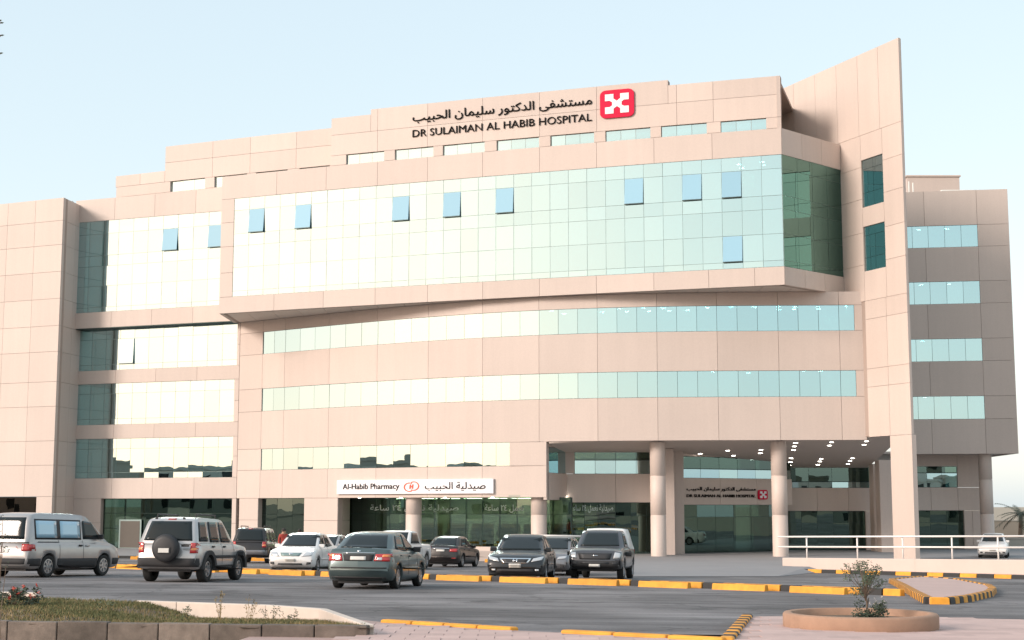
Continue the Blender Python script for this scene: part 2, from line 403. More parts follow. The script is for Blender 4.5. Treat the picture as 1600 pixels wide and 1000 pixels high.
def sash(path, s0, s1, z0, z1, off=-0.05, out=0.17, mat=None):
    a = path.P(s0 + .02); b = path.P(s1 - .02); d = (b - a).normalized(); n = Vector((d.y, -d.x, 0))
    v = [p + n * o + Vector((0, 0, z)) for z, o1 in ((z0 + .02, off + out), (z1 - .02, off + .03)) for p, o in ((a, o1), (b, o1), (b, o1 - .04), (a, o1 - .04))]
    o = MB().hexa(v).build('open_sash', mat or M_sash, hosp, org=ORG)
    ol = MB()
    for p, q in ((a, b),):
        ol.hexa([w + n * oo + Vector((0, 0, z)) for z in (z0 - .01, z0 + .045) for w, oo in ((p, off + out + .01), (q, off + out + .01), (q, off + out - .05), (p, off + out - .05))])
    ol.build('sash_rail', M_alu, o, org=ORG)
    # black sheet painting the dark inside of the open vent
    MB().hexa([w + n * oo + Vector((0, 0, z)) for z in (z0 + .03, z1 - .03) for w, oo in ((a, off - .25), (b, off - .25), (b, off - .3), (a, off - .3))]).build('opening_shade', M_blk, o, org=ORG)
def ribbon(path, s0, s1, o0, o1, z, th, mat, name, n=10):
    m = MB()
    for i in range(n):
        a = s0 + (s1 - s0) * i / n; b = s0 + (s1 - s0) * (i + 1) / n
        pa, pb, na, nb = path.P(a), path.P(b), path.N(a), path.N(b)
        m.hexa([p + q * o + Vector((0, 0, zz)) for zz in (z, z + th) for p, q, o in ((pa, na, o0), (pb, nb, o0), (pb, nb, o1), (pa, na, o1))])
    return m.build(name, mat, hosp, org=ORG)
LAMP_ME = MB().lathe([(0.0, 0.0), (0.085, 0.0), (0.085, 0.03), (0.0, 0.03)], n=10).build('lamp_source', M_lamp).data
bpy.data.objects.remove(bpy.data.objects['lamp_source'])
ROOM_ME = LAMP_ME.copy(); ROOM_ME.materials[0] = M_room
def lamp(p, parent=None, sc=1.0, name='ceiling_lamp', me=None):
    o = bpy.data.objects.new(name, me or LAMP_ME); col.objects.link(o); o.parent = parent or hosp
    o.location = Vector(p) - ORG; o.scale = (sc, sc, 1); return o

G0 = -1.55
# ---- main curved facade
jp = [372, 411.5, 446, 515.5, 590, 669.5, 754, 842, 933, 1026, 1120, 1215.5, 1311, 1354]
J = [PM.s_at(p, 500) for p in jp]
J[0] = 0.02; J[-1] = min(J[-1], PM.L - .05)
s_l = J[1]; s_r = PM.s_at(1335, 500); s_853 = PM.s_at(853.5, 640)
for zt, zb in ((13.78, 12.2), (9.75, 8.15)):
    ss = sub(J[1], J[2], 2)
    for i in range(2, 12): ss += sub(J[i], J[i + 1], 3)[1:]
    ss += [s_r]
    glazing(PM, ss, [zb, zt])
    panels(PM, [J[0], J[1]], [zb, zt]); panels(PM, [s_r, J[-1]], [zb, zt])
    core(PM, J[0], s_l, zb, zt); core(PM, s_r, J[-1], zb, zt)
    # rooms behind the band
    ribbon(PM, s_l, s_r, -.3, -6, zt + .1, .12, M_inl, 'room_ceiling', 14)
    ribbon(PM, s_l, s_r, -.3, -6, zb - .9, .1, M_inf, 'room_floor', 14)
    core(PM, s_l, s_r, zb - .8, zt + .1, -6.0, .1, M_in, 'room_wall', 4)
s_796 = PM.s_at(796, 700); s_407 = PM.s_at(408, 700)
ss = sub(s_407, J[2], 2)
for i in range(2, 6): ss += sub(J[i], J[i + 1], 3)[1:]
ss += sub(J[6], s_796, 2)[1:]
glazing(PM, ss, [4.02, 5.5])
ribbon(PM, s_407, s_796, -.3, -6, 5.62, .12, M_inl, 'room_ceiling', 8)
ribbon(PM, s_407, s_796, -.3, -6, 3.1, .1, M_inf, 'room_floor', 8)
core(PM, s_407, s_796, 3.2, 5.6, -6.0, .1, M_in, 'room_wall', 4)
panels(PM, [J[0], s_407], [4.02, 5.5]); panels(PM, [s_796, s_853], [4.02, 5.5])
core(PM, J[0], s_407, 4.02, 5.5); core(PM, s_796, s_853, 4.02, 5.5)
panels(PM, J, [13.78, 14.62]); panels(PM, J, [9.75, 12.2]); panels(PM, J, [5.5, 8.15], )
for a, b in ((13.78, 14.62), (9.75, 12.2), (5.54, 8.15)): core(PM, J[0], J[-1], a, b)
JL = [j for j in J if j < s_853 - .6] + [s_853]
panels(PM, JL, [2.06, 4.02]); core(PM, J[0], s_853, 2.1, 4.02)
# wall above the soffit line that closes the volume behind box and fin
core(PM, J[0], J[-1] - 2.4, 14.6, 23.4, -.6, .3)
# lamps seen through the glass of the two upper bands
for zt, n0, prob in ((13.78, 860, .8), (9.75, 930, .28)):
    for row, dd in enumerate((1.3, 2.6)):
        for px in range(n0, 1334, 36):
            if random.random() > prob: continue
            s = PM.s_at(px + random.uniform(-9, 9), 500); p = PM.P(s) - PM.N(s) * (dd + random.uniform(-.2, .2))
            lamp((p.x, p.y, zt + .06), sc=1.5, me=ROOM_ME)

# ---- projecting glass box
ZB = [15.72, 16.1, 17.72, 19.22, 20.06, 21.7, 22.55]
gl = PB.s_at(364.5, 390)
nb = int(round((PB.L - gl) / 1.2)); SB = sub(gl, PB.L - .03, nb)
skip = set()
def near_col(path, ss, px, py):
    s = path.s_at(px, py); return min(range(len(ss) - 1), key=lambda i: abs((ss[i] + ss[i + 1]) / 2 - s))
for px, py in ((397, 342), (470, 335), (629, 321), (713, 314), (798, 307), (976, 295), (1069, 290), (1155, 284)): skip.add((near_col(PB, SB, px, py), 4))
skip.add((near_col(PB, SB, 1157, 385), 1))
glazing(PB, SB, ZB, -.03, name='curtain_wall_pane', skip=skip, frame=M_alul, bar=.045)
for i, k in skip: sash(PB, SB[i], SB[i + 1], ZB[k], ZB[k + 1])
jb = [0.0] + [PB.s_at(p, 470) for p in (428, 505, 586, 668, 754, 843, 932, 1022, 1108, 1180)] + [PB.L]
panels(PB, jb, [14.6, 15.72]); core(PB, 0, PB.L, 14.62, 15.7)
jt = [0.0] + [PB.s_at(p, 255) for p in (433, 510, 590, 668, 754, 843, 932, 1022, 1113)] + [PB.L]
panels(PB, jt, [22.55, 24.18]); core(PB, 0, PB.L, 22.57, 24.15)
zl = [15.72, 17.4, 19.22, 20.9, 22.55]
panels(PB, [0, gl], zl); core(PB, 0, gl, 15.7, 22.57)
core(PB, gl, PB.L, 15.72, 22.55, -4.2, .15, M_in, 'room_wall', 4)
ribbon(PB, gl, PB.L - .3, -.2, -4.2, 19.2, .5, M_inl, 'room_ceiling', 12)
ribbon(PB, gl, PB.L - .3, -.2, -4.2, 22.45, .1, M_inl, 'room_ceiling', 12)
for px, dd in ((1150, 1.4), (1150, 2.4), (1188, 1.2), (1186, 2.1), (1180, 3.0), (1152, 3.2)):
    s = PB.s_at(px, 290); p = PB.P(s) - PB.N(s) * dd; lamp((p.x, p.y, 22.42), sc=1.6, me=ROOM_ME)
# side of the box
SS = sub(.03, PBS.L - .08, 4)
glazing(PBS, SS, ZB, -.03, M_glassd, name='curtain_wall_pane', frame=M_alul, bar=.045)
panels(PBS, sub(0.02, PBS.L - .08, 3), [22.55, 24.18]); core(PBS, .1, PBS.L - .1, 22.57, 24.15)
panels(PBS, sub(0.02, PBS.L - .08, 3), [14.6, 15.72]); core(PBS, .1, PBS.L - .1, 14.62, 15.7)
core(PBS, .4, PBS.L - .3, 15.72, 22.55, -2.2, .15, M_in, 'room_wall')
# left return of the box, soffit and roof
PBL = Path([(PB.p[0].x + .05, 106.2), (PB.p[0].x + .02, PB.p[0].y + .05)])
panels(PBL, sub(0, PBL.L, 2), [14.6, 19.2, 24.18]); core(PBL, .1, PBL.L - .1, 14.62, 24.15)
for i in range(22):                                    # soffit boards under the box
    x0 = -20.0 + i * 1.85; x1 = min(x0 + 1.82, 20.6)
    def front(x): return bf(x) if x <= 16.25 else PB.p[-1].y + (x - 16.25) * (JF.y - PB.p[-1].y) / (JF.x - 16.25)
    def back(x): return float(np.polyval(cf, x)) + .2
    a, b = front(x0) + .28, front(x1) + .28
    if back(x0) - a < .02 or back(x1) - b < .02: continue
    MB().poly([(x0, a), (x1, b), (x1, max(b + .01, back(x1))), (x0, max(a + .01, back(x0)))], 14.63, 14.75).build('soffit_panel', M_soffit, hosp, org=ORG)
ribbon(PB, 0, PB.L - .2, -.3, -3.2, 23.5, .25, M_core, 'box_roof', 12)
core(PB, .1, PB.L - .2, 14.76, 15.6, -.5, .2, M_core)

# ---- fin
def fin_s(px, py): return PF.s_at(px, py)
sE = PF.L; sJ = PF.s_at(1315, 300); s46 = PF.s_at(1346, 285); s80 = PF.s_at(1380, 285); s54 = PF.s_at(1354, 560)
cols_top = [0.0, fin_s(1240, 150), fin_s(1273, 130), fin_s(1306, 115), fin_s(1339, 100), fin_s(1371, 85), sE]
panels(PF, cols_top, [24.3, 29.45], th=.15); panels(PF, [fin_s(1215, 170), fin_s(1273, 200), sJ], [22.4, 24.3], th=.3)
def fz(px, py):                                        # height of a pixel on the fin plane
    s = PF.s_at(px, py); p = PF.P(s); return aty(px, py, p.y).z
w1 = (fz(1362, 320.5), fz(1362, 245.5)); w2 = (fz(1367, 420.5), fz(1367, 350))
colz = [13.95, w2[0], 17.9, w2[1], w1[0], 20.4, w1[1], 24.3]
colz = sorted([13.95, w2[0], w2[1], w1[0], w1[1], 24.3])
panels(PF, [s80, sE], [13.95, 16.2, 18.2, 20.3, 22.3, 24.3], th=.15)
panels(PF, [sJ - 1.2, s46], [13.95, 16.2, 18.2, 20.3, 22.3, 24.3], th=.15)
panels(PF, [s46, s80], [13.95, w2[0]], th=.3); panels(PF, [s46, s80], [w2[1], w1[0]], th=.3); panels(PF, [s46, s80], [w1[1], 24.3], th=.3)
for a, b in (w1, w2):
    glazing(PF, sub(s46, s80, 2), [a, a + (b - a) * .3, a + (b - a) * .8, b], -.1, frame=M_alu)
    core(PF, s46, s80, a, b, -.6, .1, M_in, 'room_wall')
panels(PF, [s54, fin_s(1386, 520), sE], [5.66, 8.67, 9.78, 12.81, 13.95], th=.15)
core(PF, 0.05, sE - .03, 24.3, 29.4, -.045, .16, M_stone); core(PF, 2.0, s46, 5.7, 24.3, -.045, .2); core(PF, s80, sE - .03, 5.7, 24.3, -.045, .16, M_stone)
core(PF, s46, s80, 5.7, w2[0], -.045, .2); core(PF, s46, s80, w2[1], w1[0], -.045, .2); core(PF, s46, s80, w1[1], 24.3, -.045, .2)
s93 = PF.s_at(1393, 760)
panels(PF, [s93, sE], [G0 - .05, 5.66], th=.32, name='pier'); 
# ---- rear wing
wl_ = PW.s_at(1412, 500); wr_ = PW.L
wz = [(21.42, 19.85), (17.37, 15.77), (13.27, 11.68), (9.2, 7.59)]
wj = [wl_, PW.s_at(1450, 500), PW.s_at(1533, 500), wr_]
prev = 23.95
for (zt, zb) in wz:
    panels(PW, wj, [zt, prev]); core(PW, wl_, wr_, zt, prev)
    sr = PW.s_at(1533, 500)
    ss = [wl_] + [PW.s_at(p, (500)) for p in (1430, 1455, 1481, 1507)] + [sr]
    glazing(PW, ss, [zb, zt])
    panels(PW, [sr, wr_], [zb, zt]); core(PW, sr, wr_, zb, zt)
    core(PW, wl_, sr, zb - .3, zt + .2, -4, .1, M_in, 'room_wall'); ribbon(PW, wl_, sr, -.3, -4, zt + .05, .1, M_inl, 'room_ceiling', 2)
    for px in (1445, 1490):
        if random.random() < .6:
            s = PW.s_at(px, 500); p = PW.P(s) - PW.N(s) * 1.6; lamp((p.x, p.y, zt + .02), sc=1.5, me=ROOM_ME)
    prev = zb
panels(PW, wj, [5.14, prev]); core(PW, wl_, wr_, 5.16, prev)
e0, e1 = PW.P(wr_), PW.P(wr_) + Vector((1.2, 16, 0))
PWS = Path([(e0.x, e0.y), (e1.x, e1.y)])
panels(PWS, sub(.02, PWS.L, 4), [5.14, 9.2, 13.3, 17.4, 21.4, 23.95]); core(PWS, .1, PWS.L, 5.16, 23.9)
MB().poly([(21.5, 105.4), (e0.x - .2, e0.y + .15), (e1.x - .2, e1.y), (22, 121)], 5.2, 5.35).build('soffit_panel', M_soffit, hosp, org=ORG)
MB().poly([(21.5, 105.4), (e0.x - .3, e0.y + .25), (e1.x - .3, e1.y), (22, 121)], 23.3, 23.5).build('wing_roof', M_core, hosp, org=ORG)
# ---- recessed facade on the left
LR = PR.L
for (zb, zt, o) in ((11.55, 14.62, 0), (7.5, 10.55, 0), (3.55, 6.46, 0)):
    r1 = PR.s_at(369 if zb > 11 else 366, 600)
    SW = sub(.05, r1, 11); sk2 = {(near_col(PR, SW, 206, 545), 1)} if zb > 11 else set()
    glazing(PR, SW, [zb, zb + .42, zt - .75, zt], -.08, frame=M_alul, bar=.045, skip=sk2)
    for i_, k_ in sk2: sash(PR, SW[i_], SW[i_ + 1], zb + .42, zt - .75, -.06, .12, M_glass)
    panels(PR, [r1, LR + .0], [zb, zb + 1.5, zt]); core(PR, r1, LR - .02, zb, zt)
    core(PR, .05, r1, zb - .2, zt + .2, -4, .1, M_in, 'room_wall'); ribbon(PR, 0, r1, -.3, -4, zt + .04, .1, M_inl, 'room_ceiling', 2)
rj = sub(0, LR, 4)
for a, b in ((10.55, 11.55), (6.46, 7.5), (2.06, 3.55)): panels(PR, rj, [a, b]); core(PR, 0, LR, a, b)
PRU = PR.off(.75)
up_r = PRU.L - .2
rz = [15.85, 16.2, 17.8, 19.3, 20.1, 21.75, 22.75]
sr_ = PRU.s_at(349, 400); SR = sub(.05, sr_, 10); skr = {(near_col(PRU, SR, 274, 369), 4), (near_col(PRU, SR, 338, 363), 4)}
glazing(PRU, SR, rz, -.03, name='curtain_wall_pane', frame=M_alul, bar=.045, skip=skr)
for i, k in skr: sash(PRU, SR[i], SR[i + 1], rz[k], rz[k + 1])
panels(PRU, sub(0, PRU.L, 4), [14.66, 15.85]); core(PRU, 0, PRU.L, 14.68, 15.85, th=.6)
panels(PRU, sub(0, PRU.L, 4), [22.75, 24.45]); core(PRU, 0, PRU.L, 22.75, 24.4)
panels(PRU, [sr_, PRU.L], [15.85, 22.75]); core(PRU, .05, sr_, 15.85, 22.75, -4, .1, M_in, 'room_wall')
ribbon(PRU, 0, PRU.L, -.02, -1.2, 14.63, .05, M_alu, 'soffit_panel', 3)
ribbon(PRU, 0, PRU.L, -.4, -6, 23.6, .2, M_core, 'recess_roof', 3)
# ground floor of the recess
r0, r1 = PR.s_at(157, 800), PR.s_at(362, 800)
panels(PR, [0, r0], [G0, .3, 2.06]); panels(PR, [r1, LR + .0], [G0, .3, 2.06]); core(PR, 0, r0, G0, 2.1); core(PR, r1, LR - .02, G0, 2.1)
glazing(PR, sub(r0, r1, 6), [G0, -.1, 1.0, 2.04], -.35, M_shop, 'shopfront_pane', fd=.16)
d0, d1 = PR.s_at(183, 830), PR.s_at(218, 830)
sd = slab('service_door', PR, d0, d1, G0, .55, -.20, .06, M_alul); slab('door_leaf', PR, d0 + .12, d1 - .12, G0 + .05, .44, -.185, .03, pbr('door_brown', (.10, .085, .07), .6, noise=.1), parent=sd)
core(PR, r0, r1, G0, 2.1, -5, .1, M_in, 'room_wall'); ribbon(PR, r0 - .3, r1, -.36, -5, 2.08, .1, M_inl, 'room_ceiling', 2)
# ---- tower on the left
tj = [PT.L - 5.25 - 2.6 * i for i in range(4)][::-1] + [PT.L - 2.62, PT.L]
tj = [PT.L - 2.62 * i for i in range(7)][::-1]
tz = [2.2, 4.45, 6.2, 8.7, 10.5, 12.7, 14.6, 16.6, 18.6, 20.6, 22.4, 24.1]
panels(PT, tj, tz); core(PT, tj[0], PT.L - .02, 2.2, 24.05)
panels(PTS, [.14, PTS.L * .55, PTS.L + .1], tz); core(PTS, .5, PTS.L, G0, 24.05)
panels(PTS, [.14, PTS.L * .55, PTS.L + .1], [G0, .3, 2.2])
st = PT.s_at(56, 800)
panels(PT, [st, PT.L], [G0, .3, 2.2]); core(PT, st, PT.L - .02, G0, 2.25)
M_brown = glass('brown_glass', (.45, .34, .28), (.5, .3, .22), .35)
glazing(PT, sub(tj[0], st, 6), [G0, .6, 2.16], -.4, M_brown, 'shopfront_pane', fd=.16)
core(PT, tj[0], st, G0, 2.2, -4, .1, M_in, 'room_wall')
MB().poly([(-50, 114.6), (-33.3, 107.1), (-32.4, 111.5), (-45, 125)], 23.2, 23.4).build('tower_roof', M_core, hosp, org=ORG)
# ---- set-back top storey
def strip_windows(path, pxs, zb, zt, ztop, zbase, jpx, zmid):
    ws = sorted([(path.s_at(a, b), path.s_at(c, b)) for a, c, b in pxs])
    segs = []; cur = 0.0
    for a, b in ws:
        if a > cur + .02: panels(path, [cur, a], [zb, zt])
        glazing(path, sub(a, b, 3), [zb, zt], -.16, frame=M_stone, bar=.07)
        core(path, a, b, zb, zt, -2.2, .1, M_in, 'room_wall'); cur = b
    if cur < path.L - .05: panels(path, [cur, path.L], [zb, zt])
    jj = [0.0] + [path.s_at(*q) for q in jpx] + [path.L]
    panels(path, jj, [zbase, zb]); panels(path, jj, [zt, zmid])
    core(path, 0, path.L, zbase, zb); 
    core(path, 0, path.L, zt, zmid + .4)
    return jj
w_a = [(541, 600, 245), (617, 677, 240), (692, 757, 230), (776, 842, 224), (860, 928, 215), (946, 1016, 209), (1033, 1104, 202), (1126, 1197, 195)]
ja = [(590, 200), (668, 190), (754, 180), (843, 170), (932, 160), (1057, 150), (1114, 150)]
jj = strip_windows(PS1, w_a, 24.8, 25.5, 28.2, 23.4, ja, 26.95)
s_a, s_b = PS1.s_at(579.5, 175), PS1.s_at(1043.5, 128)
def top_row(path, jj, a, b, z0, z1):
    q = [a] + [x for x in jj if a + .3 < x < b - .3] + [b]
    panels(path, q, [z0, z1]); core(path, a, b, z0, z1 - .02, th=.5)
top_row(PS1, jj, 0, s_a, 26.95, 28.15); top_row(PS1, jj, s_a, s_b, 26.95, 28.5); top_row(PS1, jj, s_b, PS1.L, 26.95, 28.14)
w_b = [(266, 320, 292), (335, 386, 285), (400, 449, 270), (468, 515, 262)]
jb_ = [(332, 260), (391, 240), (463, 230)]
s259 = PS2.s_at(258, 260)
jj2 = [s259] + [PS2.s_at(*q) for q in jb_] + [PS2.L]
cur = 0.0
for a, c, b in w_b:
    sa, sb = PS2.s_at(a, b), PS2.s_at(c, b)
    panels(PS2, [cur, sa], [24.7, 25.5]); glazing(PS2, sub(sa, sb, 3), [24.7, 25.5], -.16, frame=M_stone, bar=.07)
    core(PS2, sa, sb, 24.7, 25.5, -2.2, .1, M_in, 'room_wall'); cur = sb
panels(PS2, [cur, PS2.L], [24.7, 25.5])
s182 = PS2.s_at(181, 280)
panels(PS2, [s182, (s182 + s259) / 2, s259], [23.2, 24.7]); panels(PS2, jj2, [23.2, 24.7]); core(PS2, s182, PS2.L, 23.2, 24.7)
panels(PS2, [s182, (s182 + s259) / 2, s259], [25.5, 26.35]); core(PS2, s182, s259, 25.5, 26.3, th=.5)
panels(PS2, jj2, [25.5, 26.95]); core(PS2, s259, PS2.L, 25.5, 26.95); panels(PS2, jj2, [26.95, 28.2]); core(PS2, s259, PS2.L, 26.95, 28.15, th=.5)
PS3 = Path([(PS1.p[0].x + .02, bf(-12.5) + 5.3), (PS1.p[0].x + .02, bf(-12.5) + 2.52)])
panels(PS3, [0, PS3.L], [23.4, 26.95, 28.15])
ribbon(PS1, 0, PS1.L, -.5, -9, 27.6, .2, M_core, 'roof', 8); ribbon(PS2, s259, PS2.L, -.5, -9, 27.6, .2, M_core, 'roof', 4)
# right return of the top storey
pe = PS1.P(PS1.L); PSR = Path([(pe.x, pe.y), (17.6, 97.0)])
panels(PSR, [0, PSR.L / 2, PSR.L], [23.4, 25.5, 28.14])

# ---- porch
def two_row(path, ss, z0, z1, k):  # duller glass in the upper row imitates the soffit's dark reflection
    zm = z0 + (z1 - z0) * k
    glazing(path, ss, [z0, zm], -.1); glazing(path, ss, [zm + .03, z1], -.1, M_shop)
def soff(y): return 5.6 - .1 * (y - 90)
SOF = [(2.3, 91.95), (9.0, 90.6), (16.0, 90.2), (21.4, 89.9), (22.3, 88.3), (23.3, 86.0), (25.2, 106), (2.5, 106)]
m = MB(); n = len(SOF)
m.v = [(a, b, soff(b)) for a, b in SOF] + [(a, b, soff(b) + .15) for a, b in SOF]
m.f = [tuple(reversed(range(n))), tuple(range(n, 2 * n))] + [(i, (i + 1) % n, n + (i + 1) % n, n + i) for i in range(n)]
m.build('porch_soffit', M_soffit, hosp, org=ORG)
q0 = PM.P(s_853)
LB = aty(886, 700, 96)
PL1 = Path([(q0.x, q0.y), (LB.x, LB.y)])               # side wall of the porch
panels(PL1, [.25, PL1.L], [1.9, 3.6]); core(PL1, .3, PL1.L, 1.9, 3.6, -.05, .2)
glazing(PL1, [.5, PL1.L * .55, PL1.L], [3.6, 5.2], -.1); panels(PL1, [.02, .5], [1.9, 5.6], th=.2); core(PL1, .3, PL1.L, 3.6, 5.3, -1.5, .1, M_in, 'room_wall')
panels(PL1, [.5, PL1.L], [5.2, 5.45])
PL2 = Path([(LB.x, LB.y), (aty(1058, 700, 96).x, 96)])
panels(PL2, [-.35, PL2.s_at(898, 720)], [3.6, soff(96)])
sl = PL2.s_at(898, 720)
panels(PL2, [-.35, PL2.s_at(962, 760), PL2.L], [1.75, 3.6]); core(PL2, 0, PL2.L, 1.78, 3.58)
two_row(PL2, sub(sl, PL2.L, 5), 3.6, soff(96), .62); core(PL2, sl, PL2.L, 3.6, 5.2, -3, .1, M_in, 'room_wall')
panels(PL2, [0, PL2.s_at(888, 800)], [G0, 1.75])
PL2g = PL2.off(-.3)
glazing(PL2g, sub(PL2g.s_at(889, 800), PL2g.L, 7), [G0, .9, 1.75], -.05, M_shop, 'shopfront_pane', fd=.15)
for (pa, pb, y, z1) in ((1040, 1054, 94.2, 5.15), (1053, 1069, 95.7, 5.05), (1366, 1381, 101.5, 4.4), (1376, 1397, 99.5, 4.6)):
    a, b = aty(pa, 800, y), aty(pb, 800, y)
    MB().poly([(a.x, y), (b.x, y), (b.x, y + 1.2), (a.x, y + 1.2)], G0 - .02, z1).build('pier', M_stone, hosp, org=ORG)
a, b = aty(1066, 700, 96.6), aty(1236, 700, 101.5)
PE = Path([(a.x, a.y), (b.x, b.y)])
es = sub(0, PE.L, 3)
panels(PE, es, [1.6, 3.35]); core(PE, 0, PE.L, 1.62, 3.33)
two_row(PE, sub(0, PE.L, 6), 3.35, 4.75, .42); core(PE, 0, PE.L, 3.4, 4.9, -3, .1, M_in, 'room_wall')
panels(PE, es, [4.75, 5.2])
PEg = PE.off(-.6)
glazing(PEg, sub(.1, PEg.L, 6), [G0, .8, 1.6], -.05, M_shop, 'shopfront_pane', fd=.15)
a, b = aty(1226, 700, 104), aty(1372, 700, 104)
PK = Path([(a.x, a.y), (b.x, b.y)])
panels(PK, sub(0, PK.L, 3), [1.17, 2.79]); core(PK, 0, PK.L, 1.19, 2.77)
two_row(PK, sub(0, PK.L, 4), 2.79, 4.25, .28); core(PK, 0, PK.L, 2.8, 4.3, -3, .1, M_in, 'room_wall')
g1 = PK.s_at(1353, 820)
glazing(PK, sub(0, g1, 5), [G0, .35, 1.17], -.3, M_shop, 'shopfront_pane', fd=.15); panels(PK, [g1, PK.L], [G0, 1.17])
a, b = aty(1400, 700, 106.5), aty(1536, 700, 106.5)
PU = Path([(a.x, a.y), (b.x, b.y)])
panels(PU, [0, PU.s_at(1455, 780), PU.s_at(1497, 780), PU.L], [1.2, 2.85]); core(PU, 0, PU.L, 1.22, 2.83)
u1 = PU.s_at(1496, 740); u2 = PU.s_at(1507, 820)
two_row(PU, sub(0, u1, 4), 2.85, 4.35, .68); core(PU, 0, u1, 2.9, 4.4, -3, .1, M_in, 'room_wall'); panels(PU, [u1, PU.L], [2.85, 5.2]); panels(PU, [0, u1], [4.35, 5.2])
glazing(PU, sub(0, u2, 4), [G0, .35, 1.2], -.3, M_shop, 'shopfront_pane', fd=.15); panels(PU, [u2, PU.s_at(1520, 820), PU.L], [G0, 1.2])
def column(px, y, r, z1, n=28):
    p = aty(px, 800, y)
    prof = [(r, G0 - .02), (r, z1)]
    for z in (1.0, 3.4):                              # cladding joints
        pass
    MB().lathe([(r, G0 - .02), (r, .95), (r - .02, .96), (r - .02, .985), (r, .995), (r, 3.35), (r - .02, 3.36), (r - .02, 3.385), (r, 3.395), (r, z1)], (p.x, p.y, 0), n).build('column', M_stone, hosp, True, ORG)
column(1028.5, 91.6, .48, 5.45); column(1218.5, 91.2, .48, 5.5); column(1542, 104.2, .46, 5.2)
column(646.5, 96.9, .52, 2.1); column(842, 93.0, .50, 2.08)
# ground floor, shop
for a, b in ((363, 403), (475, 527.5)):
    a, b = PM.s_at(a, 800), PM.s_at(b, 800); panels(PM, [max(a, .3), b], [G0, .55, 2.06]); core(PM, max(a, .3), b, G0, 2.1)
a, b = PM.s_at(403, 800), PM.s_at(475, 800)
glazing(PM, sub(a, b, 3), [G0, .9, 2.05], -.4, M_shop, 'shopfront_pane', fd=.15)
b0 = PM.s_at(527.5, 800)
pq = PM.P(b0); PSD = Path([(pq.x, pq.y), (aty(543, 800, 99.9 + .8).x, pq.y + 2.7)])
panels(PSD, [.25, PSD.L], [G0, .55, 2.06], th=.2)
PMg = Path([PM.P(s) - PM.N(s) * 2.6 for s in sub(b0, s_853 + 1.0, 14)] )
glazing(PMg, sub(PMg.s_at(543, 800), PMg.L - .1, 14), [G0 + .45, 1.0, 2.05], -.05, M_shop, 'shopfront_pane', fd=.15)
core(PMg, 0, PMg.L, G0, G0 + .46, 0, .2, M_stone, 'plinth', 2)
core(PM, a - 1.0, b0, G0, 2.1, -6.5, .1, M_inl, 'room_wall'); core(PMg, 0, PMg.L, G0, 2.1, -6, .1, M_inl, 'room_wall')
ribbon(PM, J[0], s_853, -.05, -9, 2.08, .12, M_inl, 'room_ceiling', 12)
ribbon(PL2, 0, PL2.L, -.1, -7, 1.8, .1, M_inl, 'room_ceiling', 3); core(PL2, 0, PL2.L, G0, 1.8, -6, .1, M_in, 'room_wall')
core(PE, 0, PE.L, G0, 1.7, -6, .1, M_in, 'room_wall'); ribbon(PE, 0, PE.L, -.5, -6, 1.64, .1, M_inl, 'room_ceiling', 3)
core(PK, 0, PK.L, G0, 1.2, -5, .1, M_in, 'room_wall'); core(PU, 0, PU.L, G0, 1.2, -5, .1, M_in, 'room_wall')
for i in range(7):                                     # shelving behind the shop glass
    s = PMg.L * (i + .6) / 7.4; p = PMg.P(s) - PMg.N(s) * 3.2; n_ = PMg.N(s); rz_ = math.atan2(n_.x, -n_.y)
    sh = MB()
    for z in (G0 + .1, G0 + .6, G0 + 1.1, G0 + 1.6): sh.box((p.x, p.y, z), (1.7, .4, .04), rz_)
    sh.box((p.x - n_.x * .22, p.y - n_.y * .22, G0 + .95), (1.7, .03, 1.9), rz_)
    for z in (G0 + .12, G0 + .62, G0 + 1.12):
        for q in range(7):
            h = random.uniform(.15, .36); t = -.72 + q * .24
            sh.box((p.x + math.cos(rz_) * t, p.y + math.sin(rz_) * t, z + h / 2 + .01), (.2, .25, h), rz_)
    so = sh.build('display_shelf', M_shelf, None, org=(p.x, p.y, G0)); so.location = (p.x, p.y, G0)
    tag(so, 'brown shop display shelf stocked with goods behind the pharmacy glass', 'shelf', 'shelves inside the pharmacy')
for i in range(9):
    s = PMg.L * (i + .5) / 9; p = PMg.P(s) - PMg.N(s) * 1.6
    lamp((p.x, p.y, 2.05), sc=1.5)
    p = PM.P(b0 + (s_853 - b0) * (i + .5) / 9) - PM.N(b0) * 1.2
    if i % 2 == 0: lamp((p.x, p.y, 2.045), sc=1.1)
for i in range(8):                                     # light panels inside the shop
    s = PMg.L * (i + .5) / 8; p = PMg.P(s) - PMg.N(s) * 3.4
    MB().box((p.x, p.y, 2.05), (1.3, .35, .05)).build('light_panel', M_tube, hosp, org=ORG)
for (xa, ya, xb, yb, n) in ((1245, 685.5, 1232, 735, 11), (1302, 686, 1272, 738, 10), (1356, 691, 1315, 738, 9)):
    pass
def soff_pt(px, py):
    r = ray(px, py); t = 60.0
    while t < 200:
        if CZ + r.z * t >= soff(r.y * t): break
        t += .05
    return Vector((r.x * t, r.y * t, soff(r.y * t) - .015))
for px, py in ((1245, 686), (1243, 692), (1241, 697.5), (1240, 703), (1236, 716), (1235, 722), (1233, 727), (1302, 685.5), (1299, 691), (1296, 696), (1283, 717), (1281, 721), (1278, 726), (1354, 689.5), (1350, 695), (1332, 716), (1328, 720), (1325, 725), (1137, 704), (1189, 703), (1188, 708), (1094, 709), (1146, 712)):
    lamp(soff_pt(px, py), sc=1.45)
